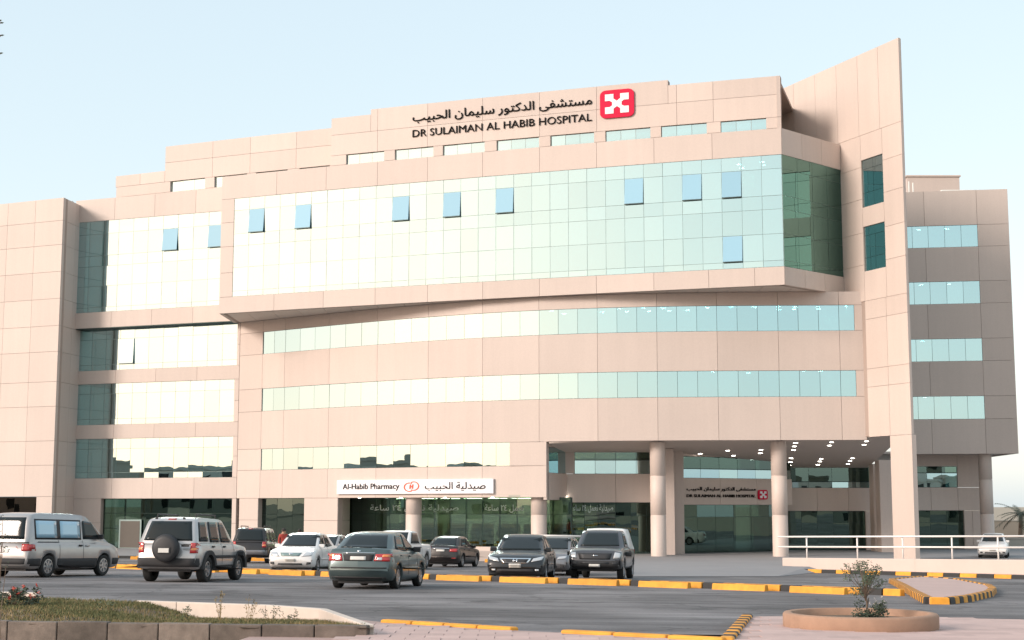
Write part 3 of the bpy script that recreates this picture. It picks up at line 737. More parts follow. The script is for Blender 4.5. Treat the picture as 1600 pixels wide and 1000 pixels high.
# roof plant
def roof_unit(name, label, cat, loc, parts):
    e = empty(name, loc); tag(e, label, cat)
    for nm, mb, mt in parts: mb.build(nm, mt, e)
    return e
p = aty(72, 305, 110)
roof_unit('roof_tank', 'long white rounded water tank on the left tower roof', 'tank', (p.x, p.y + 1.5, 23.4), [('tank_body', MB().tube((-1.4, 0, 1.05), (1.6, .0, 1.05), .42, n=16), M_roofw), ('tank_stand', MB().box((-.9, 0, .31), (.2, .7, .62)).box((1.1, 0, .31), (.2, .7, .62)), M_rail)])
p = aty(1502, 291, 108)
roof_unit('air_handling_duct', 'long low white duct lying on the rear wing roof', 'duct', (p.x, p.y, 23.5), [('duct_body', MB().box((0, 0, 1.15), (3.2, .8, .5)).box((-1.75, 0, 1.05), (.5, .7, .35)), M_roofw), ('duct_support', MB().box((-1.2, 0, .45), (.1, .6, .9)).box((1.2, 0, .45), (.1, .6, .9)), M_rail)])
p = aty(1461, 275, 116)
roof_unit('roof_plant_room', 'small beige plant room rising behind the rear wing parapet', 'plant room', (p.x, 118, 23.5), [('wall', MB().box((0, 0, 2.2), (4.2, 3, 4.4)), M_stone), ('coping', MB().box((0, 0, 4.46), (4.4, 3.2, .12)), M_stone)])
p = aty(1420, 285, 107)
roof_unit('roof_vent_pipes', 'thin pale vent pipes standing on the rear wing roof beside the fin', 'pipes', (p.x, 107, 23.5), [('pipe', MB().tube((0, 0, 0), (0, 0, 1.9), .05), M_roofw), ('pipe', MB().tube((.3, 0, 0), (.3, 0, 1.8), .05), M_roofw)])

# ------------------------------------------------------------------ lettering
AR = {'ا': 0xFE8D, 'ب': 0xFE8F, 'ة': 0xFE93, 'ت': 0xFE95, 'ح': 0xFEA1, 'د': 0xFEA9, 'ر': 0xFEAD, 'س': 0xFEB1, 'ش': 0xFEB5, 'ص': 0xFEB9, 'ع': 0xFEC9, 'ف': 0xFED1, 'ك': 0xFED9, 'ل': 0xFEDD, 'م': 0xFEE1, 'ن': 0xFEE5, 'و': 0xFEED, 'ى': 0xFEEF, 'ي': 0xFEF1}
NOJOIN = 'ادروىة'
def shape_ar(t):
    words = []
    for w in t.split(' '):
        o = ''
        for i, ch in enumerate(w):
            if ch not in AR: o += ch; continue
            prev = i > 0 and w[i - 1] in AR and w[i - 1] not in NOJOIN
            nxt = i < len(w) - 1 and w[i + 1] in AR and ch not in NOJOIN
            o += chr(AR[ch] + (3 if prev and nxt else 1 if prev else 2 if nxt else 0))
        words.append(o)
    return ' '.join(o[::-1] if not o.isdigit() else o for o in words[::-1])
def text_mesh(body, bold=0.0, ex=0.02, space=1.0):
    c = bpy.data.curves.new('t', 'FONT'); c.body = body; c.size = 1.0; c.extrude = ex; c.offset = bold; c.resolution_u = 3; c.space_character = space
    o = bpy.data.objects.new('t', c); col.objects.link(o)
    dg = bpy.context.evaluated_depsgraph_get(); me = bpy.data.meshes.new_from_object(o.evaluated_get(dg))
    v = [tuple(p.co) for p in me.vertices]; f = [tuple(p.vertices) for p in me.polygons]
    bpy.data.objects.remove(o); bpy.data.curves.remove(c); bpy.data.meshes.remove(me)
    return v, f
def wall_shape(name, v, f, path, s0, s1, z0, z1, off, th, mat, parent, org):
    xs = [p[0] for p in v]; ys = [p[1] for p in v]; zs = [p[2] for p in v]
    ax, bx, ay, by, az, bz = min(xs), max(xs), min(ys), max(ys), min(zs), max(zs)
    out = []
    for p in v:
        s = s0 + (s1 - s0) * (p[0] - ax) / (bx - ax); q = path.P(s); n = path.N(s)
        o = off + th * ((p[2] - az) / max(1e-6, bz - az))
        out.append((q.x + n.x * o - org[0], q.y + n.y * o - org[1], z0 + (z1 - z0) * (p[1] - ay) / (by - ay) - org[2]))
    return mesh_obj(name, out, f, mat, parent)
def zpath(path, px, py):
    s = path.s_at(px, py); return aty(px, py, path.P(s).y).z
def flat_poly(loops, th=1.0):
    bm = bmesh.new()
    for lp in loops:
        bm.faces.new([bm.verts.new((x, y, 0)) for x, y in lp])
    r = bmesh.ops.extrude_face_region(bm, geom=bm.faces[:])
    for e in r['geom']:
        if isinstance(e, bmesh.types.BMVert): e.co.z += th
    bmesh.ops.recalc_face_normals(bm, faces=bm.faces); bm.verts.index_update()
    v = [tuple(x.co) for x in bm.verts]; f = [tuple(q.index for q in p.verts) for p in bm.faces]; bm.free()
    return v, f
def round_sq(r=0.18, n=5):
    pts = []
    for cx, cy, a0 in ((1 - r, 1 - r, 0), (r, 1 - r, 90), (r, r, 180), (1 - r, r, 270)):
        for i in range(n + 1):
            a = R(a0 + 90 * i / n); pts.append((cx + r * math.cos(a), cy + r * math.sin(a)))
    return pts
# white figure of the emblem: squared X with bites on each side
XS = [(.0, .0), (.36, .0), (.36, .24), (.5, .36), (.64, .24), (.64, .0), (1, .0), (1, .34), (.80, .34), (.70, .42), (.70, .58), (.80, .66), (1, .66), (1, 1), (.64, 1), (.64, .76), (.5, .64), (.36, .76), (.36, 1), (0, 1), (0, .66), (.20, .66), (.30, .58), (.30, .42), (.20, .34), (0, .34)]
AR_H = 'مستشفى الدكتور سليمان الحبيب'; EN_H = 'DR SULAIMAN AL HABIB HOSPITAL'
def hospital_sign(name, label, path, en, ar, box, off):
    s0 = path.s_at(en[0], en[2]); s1 = path.s_at(en[1], en[3]); p = path.P((s0 + s1) / 2)
    zb = (zpath(path, en[0] + 2, en[2]) + zpath(path, en[1], en[3])) / 2; ze = (zpath(path, en[0] + 2, en[4]) + zpath(path, en[1], en[5])) / 2
    org = (p.x, p.y, zb); e = empty(name, org); tag(e, label, 'sign')
    v, f = text_mesh(EN_H, .0); wall_shape('latin_lettering', v, f, path, s0, s1, zb, ze, off, .06, M_ink, e, org)
    a0 = (zpath(path, ar[0] + 2, ar[2]) + zpath(path, ar[1], ar[3])) / 2; a1 = (zpath(path, ar[0] + 2, ar[4]) + zpath(path, ar[1], ar[5])) / 2
    v, f = text_mesh(shape_ar(AR_H), .006); wall_shape('arabic_lettering', v, f, path, path.s_at(ar[0], ar[2]), path.s_at(ar[1], ar[3]), a0, a1, off, .06, M_ink, e, org)
    b0, b1 = path.s_at(box[0], box[2]), path.s_at(box[1], box[3]); z0 = zpath(path, (box[0] + box[1]) / 2, box[3]); z1 = zpath(path, (box[0] + box[1]) / 2, box[2])
    v, f = flat_poly([round_sq()]); pl = wall_shape('emblem_plate', v, f, path, b0, b1, z0, z1, off, .10, M_logo, e, org)
    v, f = flat_poly([XS]); k = .15
    wall_shape('emblem_figure', v, f, path, b0 + (b1 - b0) * k, b1 - (b1 - b0) * k, z0 + (z1 - z0) * k, z1 - (z1 - z0) * k, off + .103, .02, M_board, pl, org)
    return e
hospital_sign('hospital_sign', 'large black Arabic and Latin lettering with red square emblem high on the parapet', PS1,
              (645, 925, 214.5, 189, 203.5, 177), (645, 925, 195, 166, 176, 150), (938, 991.5, 140.5, 184), .012)
hospital_sign('entrance_sign', 'small black two-line lettering with red square emblem above the entrance doors', PE,
              (1072.5, 1180, 774, 780, 769.5, 775.5), (1072.5, 1180, 766, 770, 759, 763), (1183.5, 1198, 765.5, 780.5), .012)
# pharmacy board
s0, s1 = PM.s_at(528.5, 760), PM.s_at(772, 760); zb, zt = zpath(PM, 650, 771.5), zpath(PM, 650, 749)
pp = PM.P((s0 + s1) / 2); org = (pp.x, pp.y, zb); ps = empty('pharmacy_sign', org); tag(ps, 'long white board with black bilingual lettering and red ring emblem over shopfront', 'sign')
m = MB(); nn = 12
for i in range(nn):
    a = s0 + (s1 - s0) * i / nn; b = s0 + (s1 - s0) * (i + 1) / nn
    m.hexa([PM.P(s) + PM.N(s) * o + Vector((0, 0, z)) for z in (zb, zt) for s, o in ((a, .14), (b, .14), (b, .01), (a, .01))])
bd = m.build('sign_board', M_board, ps, org=org)
hh = zt - zb
v, f = text_mesh('Al-Habib Pharmacy', .004); wall_shape('latin_lettering', v, f, PM, PM.s_at(538, 760), PM.s_at(626, 760), zb + hh * .22, zb + hh * .74, .142, .03, M_ink, ps, org)
v, f = text_mesh(shape_ar('صيدلية الحبيب'), .0); wall_shape('arabic_lettering', v, f, PM, PM.s_at(666, 760), PM.s_at(760, 760), zb + hh * .18, zb + hh * .80, .142, .03, M_ink, ps, org)
def ring_arc(a0, a1, cx, cy, rx, ry, w, n=16):
    o = []
    for i in range(n + 1):
        t = R(a0 + (a1 - a0) * i / n); o.append((cx + rx * math.cos(t), cy + ry * math.sin(t)))
    for i in range(n, -1, -1):
        t = R(a0 + (a1 - a0) * i / n); o.append((cx + (rx - w) * math.cos(t), cy + (ry - w) * math.sin(t)))
    return o
v, f = flat_poly([ring_arc(60, 300, .36, .45, .36, .42, .07), ring_arc(-120, 120, .64, .55, .36, .42, .07),
                  [(.36, .3), (.44, .3), (.48, .7), (.40, .7)], [(.52, .3), (.60, .3), (.64, .7), (.56, .7)], [(.44, .46), (.56, .46), (.57, .54), (.45, .54)]])
wall_shape('ring_emblem', v, f, PM, PM.s_at(633, 760), PM.s_at(657, 760), zb + hh * .14, zb + hh * .86, .142, .03, M_orange, ps, org)
# lettering on the shop glass
for path, a, b, tx in ((PMg, 757, 818, 'نعمل ٢٤ ساعة'), (PMg, 578, 716, 'صيدلية نعمل ٢٤ ساعة'), (PL2g, 892, 958, 'صيدلية نعمل ٢٤ ساعة')):
    v, f = text_mesh(shape_ar(tx), .004); wall_shape('window_lettering', v, f, path, path.s_at(a, 795), path.s_at(b, 795), 1.10, 1.62, -.035, .006, M_decal, hosp, ORG)

# ------------------------------------------------------------------ kerbs, wheel stops, islands
def along(pts, step):
    out = []; P = Path(pts); n = max(1, int(round(P.L / step)))
    return P, [P.L * i / n for i in range(n + 1)]
def kerb_blocks(e, pts, step, mats, h=.15, w=.2, off=0.0, gap=.008, name='kerb_block'):
    P, ss = along(pts, step)
    for i in range(len(ss) - 1):
        a = P.P(ss[i] + gap); b = P.P(ss[i + 1] - gap); na, nb = P.N(ss[i] + .02), P.N(ss[i + 1] - .02)
        v = []
        for top in (0, 1):
            for p, n_, o in ((a, na, off + w / 2), (b, nb, off + w / 2), (b, nb, off - w / 2), (a, na, off - w / 2)):
                k = .82 if top else 1.0
                q = p + n_ * (off + (o - off) * k); v.append((q.x, q.y, zg(q.x, q.y) + (h if top else -.08)))
        o = MB().hexa(v).build(name, mats[i % len(mats)], e, org=e.location); bevel(o, .025)
def kerb(name, label, loc, group=None):
    e = empty(name, loc); tag(e, label, 'kerb', group); return e
row = [gp(*q) for q in ((-40, 881), (200, 889), (450, 899), (730, 908), (950, 915), (1170, 923), (1392, 932))]
rowp = Path([(p.x, p.y) for p in row])
mid = rowp.P(rowp.L / 2)
# long kerb just behind the wheel stops
ek = kerb('parking_kerb', 'long low yellow and black kerb dividing the parking rows behind the wheel stops', (mid.x, mid.y, zg(mid.x, mid.y)))
seg = []; s = 0.0; i = 0
while s < rowp.L - .3:
    L = 1.84 if i % 2 == 0 else .66
    a, b = s, min(s + L, rowp.L)
    kerb_blocks(ek, [rowp.P(a + .01) - rowp.N(a + .3) * .55, rowp.P(b - .01) - rowp.N(b - .3) * .55], 9, [M_yel if i % 2 == 0 else M_blk], .17, .24)
    s += L; i += 1
def wheel_stop(p, d, L, label, group):
    e = empty('wheel_stop', (p.x, p.y, zg(p.x, p.y)), math.atan2(d.y, d.x)); tag(e, label, 'wheel stop', group)
    tilt = (zg(p.x + d.x, p.y + d.y) - zg(p.x - d.x, p.y - d.y)) / 2
    def hz(x): return tilt * x
    v = [(x, y, z + hz(x)) for z, k in ((-.03, 1), (.17, .66)) for x, y in ((-L / 2, -.11 * k), (L / 2, -.11 * k), (L / 2, .11 * k), (-L / 2, .11 * k))]
    bevel(MB().hexa(v).build('block', M_yel, e), .02)
    for x in (-L * .27, L * .27):
        m = MB(); m.hexa([(x + dx, y, hz(x + dx) + z) for z in (.165, .174) for dx, y in ((-.3, -.055), (.3, -.055), (.3, .055), (-.3, .055))]); m.build('slot', M_blk, e)
s = .9; k = 0
while s < rowp.L - .8:
    p = rowp.P(s); d = (rowp.P(s + .5) - rowp.P(s - .5)).normalized()
    wheel_stop(p, d, 1.7, 'yellow concrete wheel stop with black slots in front of the long parking kerb', 'wheel stops along the middle kerb')
    s += 2.5 + random.uniform(-.03, .03); k += 1
for i in range(9):                                        # far row along the building
    x = -27 + i * 3.3; y = 82.2 - .05 * x
    wheel_stop(Vector((x, y, 0)), Vector((1, -.05, 0)).normalized(), 1.8, 'yellow concrete wheel stop in the far row along the building front', 'wheel stops along the building')
efk = kerb('shopfront_kerb', 'black and yellow painted kerb along the pavement below the shopfront', (-12, 86.4, -1.55))
kerb_blocks(efk, [(-34, 87.4), (-12, 86.4), (6.4, 86.2)], 1.0, [M_yel, M_blk], .16, .25)
# boundary wall with rail on the right
wl0, wl1 = aty(1222, 870, 72.0), aty(1640, 873, 63.3)
def bw(t): p = wl0.lerp(wl1, t); return p
low = empty('ramp_wall', (wl0.x, wl0.y, -1.55)); tag(low, 'low cream rendered wall edging the raised ramp, topped by a white pipe rail', 'wall')
wz0, wz1 = -.95, -.74
WP = Path([(wl0.x, wl0.y), (wl1.x, wl1.y)])
tt = [0, WP.s_at(1430, 870), WP.L]
for i in range(2):
    a, b = tt[i] + (.012 if i else 0), tt[i + 1]; o = .0 if i == 0 else .07
    za = wz0 + (wz1 - wz0) * a / WP.L; zb_ = wz0 + (wz1 - wz0) * b / WP.L
    v = [WP.P(s) + WP.N(s) * oo + Vector((0, 0, z)) for top in (0, 1) for s, oo, z in ((a, o, za if top else -2), (b, o, zb_ if top else -2), (b, o - .3, zb_ if top else -2), (a, o - .3, za if top else -2))]
    bevel(MB().hexa(v).build('wall_panel', M_white, low, org=low.location), .03)
v = [Vector((wl0.x, wl0.y, 0)), Vector((17.4, 86, 0))]
LP_ = Path([(15.6, 87.5), (wl0.x, wl0.y)])
rl = empty('pipe_railing', (wl0.x, wl0.y, wz0)); tag(rl, 'white two-bar pipe railing standing on the low cream ramp wall', 'railing')
for hgt in (.52, 1.0):
    m = MB(); a = WP.P(0) - WP.N(0) * .15; b = WP.P(WP.L) - WP.N(0) * .15
    m.tube((a.x - .25, a.y, wz0 + hgt), (b.x, b.y, wz1 + hgt), .042); m.build('rail', M_rail, rl, True, org=rl.location)
for px in (1258, 1337, 1408, 1485, 1557, 1628):
    s = WP.s_at(px, 850); p = WP.P(s) - WP.N(s) * .15; z = wz0 + (wz1 - wz0) * s / WP.L
    MB().tube((p.x, p.y, z - .05), (p.x, p.y, z + .98), .038).build('post', M_rail, rl, True, org=rl.location)
ef = kerb('ramp_kerb', 'black and yellow painted kerb running along the foot of the cream ramp wall', (wl0.x, wl0.y, -1.55))
K0, K1 = aty(1222, 893, 69.0), aty(1640, 912, 58.5)
kerb_blocks(ef, [(K0.x, K0.y), ((K0.x + K1.x) / 2, (K0.y + K1.y) / 2), (K1.x, K1.y)], .78, [M_yel, M_blk], .16, .28)
struct(MB().poly([(K0.x, K0.y + .1), (K1.x, K1.y + .1), (wl1.x, wl1.y), (wl0.x, wl0.y)], lambda x, y: zg(x, y) - .1, lambda x, y: zg(x, y) + .10).build('ramp_pavement', M_pave))
# white barrier and low wall behind the parked cars
fb = empty('entrance_railing', (1.5, 84.5, -1.55)); tag(fb, 'short white railing on a low wall in front of the shop columns', 'railing')
a, b = aty(806, 836.5, 84.5), aty(914, 838, 84.5)
MB().tube(a, b, .06).build('rail', M_rail, fb, True, org=fb.location); MB().tube((a.x, 84.5, .0 - .65), (b.x, 84.5, -.68), .045).build('rail', M_rail, fb, True, org=fb.location)
for t in (.02, .5, .98):
    q = a.lerp(b, t); MB().tube((q.x, 84.5, -1.6), (q.x, 84.5, q.z), .045).build('post', M_rail, fb, True, org=fb.location)
lw = aty(735, 870, 84); lw2 = aty(800, 870, 84)
bevel(tag(MB().poly([(lw.x, 84.0), (lw2.x + 1.5, 84.0), (lw2.x + 1.5, 84.35), (lw.x, 84.35)], -1.7, -.98).build('low_wall', M_white), 'short low cream wall between the black sedans by the shop', 'wall'), .03)
# triangular island
isl = [gp(*q) for q in ((1394, 911), (1411, 920), (1430, 932), (1452, 944), (1478, 944.5), (1512, 940), (1545, 932), (1551, 926), (1545, 921), (1495, 910.5), (1440, 906))]
ip = [(p.x, p.y) for p in isl]; ic = sum((Vector((*q, 0)) for q in ip), Vector()) / len(ip)
ei = kerb('island_kerb', 'black and yellow striped kerb round the triangular traffic island', (ic.x, ic.y, zg(ic.x, ic.y)))
kerb_blocks(ei, [ip[0], ip[1], ip[2], ip[3]], .32, [M_yel, M_blk], .15, .24)
kerb_blocks(ei, [ip[3], ip[4], ip[5], ip[6], ip[7]], .40, [M_yel, M_blk], .15, .24)
kerb_blocks(ei, [ip[7], ip[8], ip[9], ip[10]], .55, [M_yel, M_blk], .15, .24)
kerb_blocks(ei, [ip[10], ip[0]], .4, [M_blk, M_yel], .15, .24)
struct(MB().poly(ip, lambda x, y: zg(x, y) - .1, lambda x, y: zg(x, y) + .125).build('traffic_island', M_pave))
# foreground pavement
fgk = [gp(*q) for q in ((520, 974), (600, 985), (805, 999), (1135, 1017))]
c0, c1 = gp(1135, 1017), gp(1168, 974.5)
rp = [gp(1168, 974.5), gp(1300, 972.5), gp(1640, 980)]
PH = .12
outl = [(fgk[0].x - .3, fgk[0].y + .1)] + [(p.x, p.y) for p in fgk[1:]] + [(c1.x, c1.y)] + [(p.x, p.y) for p in rp[1:]] + [(14, 8), (14, 2), (-9, 2), (-9, 12), (fgk[0].x - .6, 13)]
fp = struct(MB().poly(outl, lambda x, y: zg(x, y) - .2, lambda x, y: zg(x, y) + PH - .012).build('foreground_pavement', M_grout))
# paving slabs laid on it
from mathutils.geometry import intersect_point_line
def inside(x, y, poly):
    c = False; n = len(poly)
    for i in range(n):
        x0, y0 = poly[i]; x1, y1 = poly[(i + 1) % n]
        if (y0 > y) != (y1 > y) and x < (x1 - x0) * (y - y0) / (y1 - y0) + x0: c = not c
    return c
tile_me = None; cnt = 0
for iy in range(60):
    for ix in range(60):
        y = 13.2 + iy * .4; x = -6.0 + ix * .4 + (.2 if iy % 2 else 0)
        if not all(inside(x + dx, y + dy, outl) for dx in (-.22, .22) for dy in (-.22, .22)): continue
        if y / 1 < 14.0: continue
        r = (x / y) * F + 800; 
        if r < 540 or r > 1680: continue
        if tile_me is None:
            t = MB().box((0, 0, -.02), (.394, .394, .05)).build('paving_slab', M_pave, fp); tile_me = t.data
        else:
            t = bpy.data.objects.new('paving_slab', tile_me); col.objects.link(t); t.parent = fp
        t.location = (x, y, zg(x, y) + PH - .008 + random.uniform(-.002, .002)); cnt += 1
print('slabs', cnt)
ey = kerb('pavement_kerb', 'yellow painted kerb stones edging the pink foreground pavement', (fgk[2].x, fgk[2].y, zg(fgk[2].x, fgk[2].y)))
kerb_blocks(ey, [(fgk[1].x, fgk[1].y), (fgk[2].x, fgk[2].y)], .62, [M_yel], .15, .2, .0)
q1, q2 = gp(880, 1003), gp(1135, 1017)
kerb_blocks(ey, [(q1.x, q1.y), (q2.x, q2.y)], .62, [M_yel], .15, .2, .0)
ec = kerb('corner_kerb', 'short black and yellow striped kerb turning the corner of the pink pavement', (c1.x, c1.y, zg(c1.x, c1.y)))
kerb_blocks(ec, [(c0.x, c0.y), (c1.x, c1.y)], .34, [M_yel, M_blk], .15, .2)

# planted bed on the left, with stone kerb
fr = [gp(-60, 1006, .22), gp(250, 1010, .22), gp(577, 1014, .22)]
bt = 0.20
F0, F1 = aty(-60, 969, 18.2), aty(577, 977, 17.4)
B = [aty(-60, 923, 25.0), aty(60, 926, 24.6), aty(215, 938, 23.2), aty(420, 945, 21.6), aty(505, 951, 20.6), aty(577, 976, 17.5)]
zbed = (F0.z + F1.z) / 2
bedp = [(F0.x, F0.y), (F1.x, F1.y)] + [(p.x, p.y) for p in reversed(B[:-1])]
bed = empty('planted_bed', (-3.5, 19, 0)); tag(bed, 'raised grassy planting bed with a weathered stone kerb and pale rear edging', 'flower bed')
def soil_z(x, y): return zbed - .03 - .058 * max(0, y - 17.6) * max(.25, min(1.0, (x + 5.9) / 1.3))
MB().poly(bedp, -.3, -.14).build('soil_base', M_soil, bed, org=bed.location)
P_, ss = along([(F0.x, F0.y), (F1.x, F1.y)], .62)
for i in range(len(ss) - 1):
    a, b = P_.P(ss[i] + .006), P_.P(ss[i + 1] - .006); n_ = P_.N(ss[i] + .1); j = random.uniform(-.006, .006)
    bevel(MB().hexa([p + n_ * o + Vector((0, 0, z)) for z in (-.1, zbed + j) for p, o in ((a, .08), (b, .08), (b, -.06), (a, -.06))]).build('kerb_stone', M_kstone, bed, org=bed.location), .012)
for (i0, i1) in ((0, 1), (2, 3), (3, 4), (4, 5)):
    a0, b0_ = B[i0], B[i1]; P_, ss = along([(a0.x, a0.y), (b0_.x, b0_.y)], 1.1)
    for k in range(len(ss) - 1):
        a, b = P_.P(ss[k] + .006), P_.P(ss[k + 1] - .006); n_ = P_.N(ss[k] + .1)
        za = a0.z + (b0_.z - a0.z) * ss[k] / P_.L; zb2 = a0.z + (b0_.z - a0.z) * ss[k + 1] / P_.L
        v = [(a + n_ * .06), (b + n_ * .06), (b - n_ * .06), (a - n_ * .06)]
        bevel(MB().hexa([Vector((q.x, q.y, -.3)) for q in v] + [Vector((q.x, q.y, zz)) for q, zz in zip(v, (za, zb2, zb2, za))]).build('edging_stone', M_kwhite, bed, org=bed.location), .012)
zb_at = soil_z
sv = []; sf = []; nx_, ny_ = 44, 34; idx = {}
for jy in range(ny_):
    for ix in range(nx_):
        x = -9.2 + ix * .2; y = 17.3 + jy * .22
        sv.append((x - bed.location.x, y - bed.location.y, soil_z(x, y) + random.uniform(-.012, .012)))
for jy in range(ny_ - 1):
    for ix in range(nx_ - 1):
        x = -9.2 + ix * .2 + .1; y = 17.3 + jy * .22 + .11
        if inside(x, y, bedp) : sf.append((jy * nx_ + ix, jy * nx_ + ix + 1, (jy + 1) * nx_ + ix + 1, (jy + 1) * nx_ + ix))
mesh_obj('soil', sv, sf, M_soil, bed, True)
def in_bed(): 
    while True:
        x = random.uniform(-9, -1.2); y = random.uniform(17.3, 24.8)
        if inside(x, y, bedp): return x, y
def blades(name, mat, n, h0, h1, w, pick, label, cat):
    v = []; f = []
    for _ in range(n):
        x, y = pick(); z = zb_at(x, y) - .01; h = random.uniform(h0, h1); a = random.uniform(0, 6.28); lx, ly = random.gauss(0, .4) * h, random.gauss(0, .4) * h
        dx, dy = math.cos(a) * w, math.sin(a) * w; k = len(v)
        v += [(x - dx, y - dy, z), (x + dx, y + dy, z), (x + lx * .4 + dx * .7, y + ly * .4 + dy * .7, z + h * .6), (x + lx * .4 - dx * .7, y + ly * .4 - dy * .7, z + h * .6), (x + lx, y + ly, z + h)]
        f += [(k, k + 1, k + 2, k + 3), (k + 3, k + 2, k + 4)]
    return stuff(mesh_obj(name, v, f, mat), label, cat)
clump = [(random.uniform(-9, -1.5), random.uniform(17.3, 24.5), random.uniform(.2, .8)) for _ in range(70)]
def pick_c():
    while True:
        cx, cy, r = random.choice(clump); x = random.gauss(cx, r * .6); y = random.gauss(cy, r * .6)
        if inside(x, y, bedp): return x, y
blades('bed_grass', M_grass, 30000, .02, .065, .006, pick_c, 'patchy short green grass covering the raised bed', 'grass')
blades('dry_bed_grass', M_straw, 11000, .02, .07, .005, in_bed, 'dry straw coloured grass between the green patches', 'grass')

# ------------------------------------------------------------------ plants
def leafy(mb, c, n, rad, size, squash=1.0, hollow=.3):
    for _ in range(n):
        while True:
            q = Vector((random.uniform(-1, 1), random.uniform(-1, 1), random.uniform(-1, 1)))
            if hollow < q.length < 1: break
        p = Vector(c) + Vector((q.x * rad, q.y * rad, q.z * rad * squash))
        u = Vector((random.gauss(0, 1), random.gauss(0, 1), random.gauss(0, .6))).normalized(); w = u.orthogonal().normalized()
        s = size * random.uniform(.6, 1.3); k = len(mb.v)
        mb.v += [tuple(p - u * s), tuple(p + w * s * .4), tuple(p + u * s), tuple(p - w * s * .4)]; mb.f.append((k, k + 1, k + 2, k + 3))
pc = gp(1354, 985, .1); pc = Vector((pc.x, pc.y + .35, 0)); zp = zg(pc.x, pc.y) + PH
rw = 117 / F * pc.y
pl = empty('round_planter', (pc.x, pc.y, zp)); tag(pl, 'round low terracotta coloured concrete planter standing on the pink pavement', 'planter')
MB().lathe([(rw - .10, -.05), (rw - .02, -.04), (rw, .02), (rw, .17), (rw - .02, .195), (rw - .10, .20), (rw - .13, .19), (rw - .14, .06)], n=48).build('planter_wall', M_terra, pl, True)
MB().lathe([(0, .11), (rw - .135, .10)], n=32).build('soil', M_soil, pl)
sh = empty('young_shrub', (pc.x + .08, pc.y, zp + .09)); tag(sh, 'spindly young shrub with small grey-green leaves growing in the round planter', 'shrub')
m = MB(); m.tube((0, 0, 0), (.02, 0, .22), .016, .013); m.tube((.02, 0, .22), (.0, .0, .42), .013, .010); m.tube((0, 0, .05), (.05, .02, .3), .010, .007)
lf = MB()
for i in range(26):
    a = random.uniform(0, 6.28); t = Vector((math.cos(a) * random.uniform(.04, .26), math.sin(a) * random.uniform(.04, .24), random.uniform(.36, .76)))
    m.tube((0, 0, random.uniform(.25, .42)), t, .006, .003, 5); leafy(lf, t, 44, .085, .020, .9, .0)
m.build('stem', M_bark, sh); lf.build('foliage', M_leaf, sh)
pb = empty('low_bush', (pc.x + .1, pc.y - .1, zp + .1)); tag(pb, 'low dense dark green bush at the foot of the shrub in the planter', 'shrub')
lf = MB(); 
for i in range(18): leafy(lf, (random.uniform(-.18, .18), random.uniform(-.14, .14), random.uniform(.03, .2)), 60, .08, .022, 1, .0)
lf.build('foliage', M_leafd, pb); MB().tube((0, 0, -.02), (.0, 0, .15), .012).build('stem', M_bark, pb)
fl = MB()
for i in range(22): leafy(fl, (random.uniform(.02, .22), random.uniform(-.1, .1), random.uniform(.2, .32)), 2, .02, .013, 1, .0)
fl.build('blossom', M_kwhite, pb)
def flower_bush(px, py, y, w, label):
    p = aty(px, py, y); z = zb_at(p.x, y); e = empty('flower_bush', (p.x, y, z)); tag(e, label, 'flowers')
    lf = MB(); fl = MB(); st = MB()
    for i in range(40):
        c = (random.uniform(-w, w), random.uniform(-.25, .25), random.uniform(.05, .26)); leafy(lf, c, 26, .07, .028, 1, .0)
        st.tube((c[0] * .4, c[1] * .4, -.02), c, .004, .003, 4)
        if random.random() < .5: leafy(fl, (c[0], c[1] - .03, c[2] + .06), 7, .03, .022, 1, .0)
    lf.build('foliage', M_leafd, e); fl.build('blossom', M_flow, e); st.build('stem', M_bark, e)
flower_bush(8, 940, 22.0, .45, 'low bush with red blossoms at the corner of the grassy bed')
weeds = [((172, 932), 21, .16, 'dry thin weed rising from the middle of the grassy bed'), ((345, 925), 20, .38, 'tall dry weed with pale seed head beside the rear edging'), ((390, 935), 19.5, .32, 'thin dry stalk next to the tall weed'), ((455, 960), 19.2, .16, 'small leafy weed against the pale rear edging near its bend'), ((290, 953), 20.5, .2, 'small green weed by the start of the pale edging'), ((425, 955), 19.5, .2, 'dark little weed in front of the pale edging')]
for (q, y, h, lab) in weeds:
    p = aty(q[0], q[1], y); z = zb_at(p.x, y); e = empty('weed', (p.x, y, z)); tag(e, lab, 'weed')
    st = MB(); lf = MB()
    for i in range(5):
        t = (random.gauss(0, .06), random.gauss(0, .05), h * random.uniform(.6, 1.1)); st.tube((0, 0, -.03), t, .004, .002, 4)
        leafy(lf, t, 12, .04, .016, 1, .0); leafy(lf, (t[0] * .6, t[1] * .6, t[2] * .55), 6, .05, .016, 1, .0)
    st.build('stem', M_straw, e); lf.build('foliage', M_straw if h > .3 else M_leaf, e)
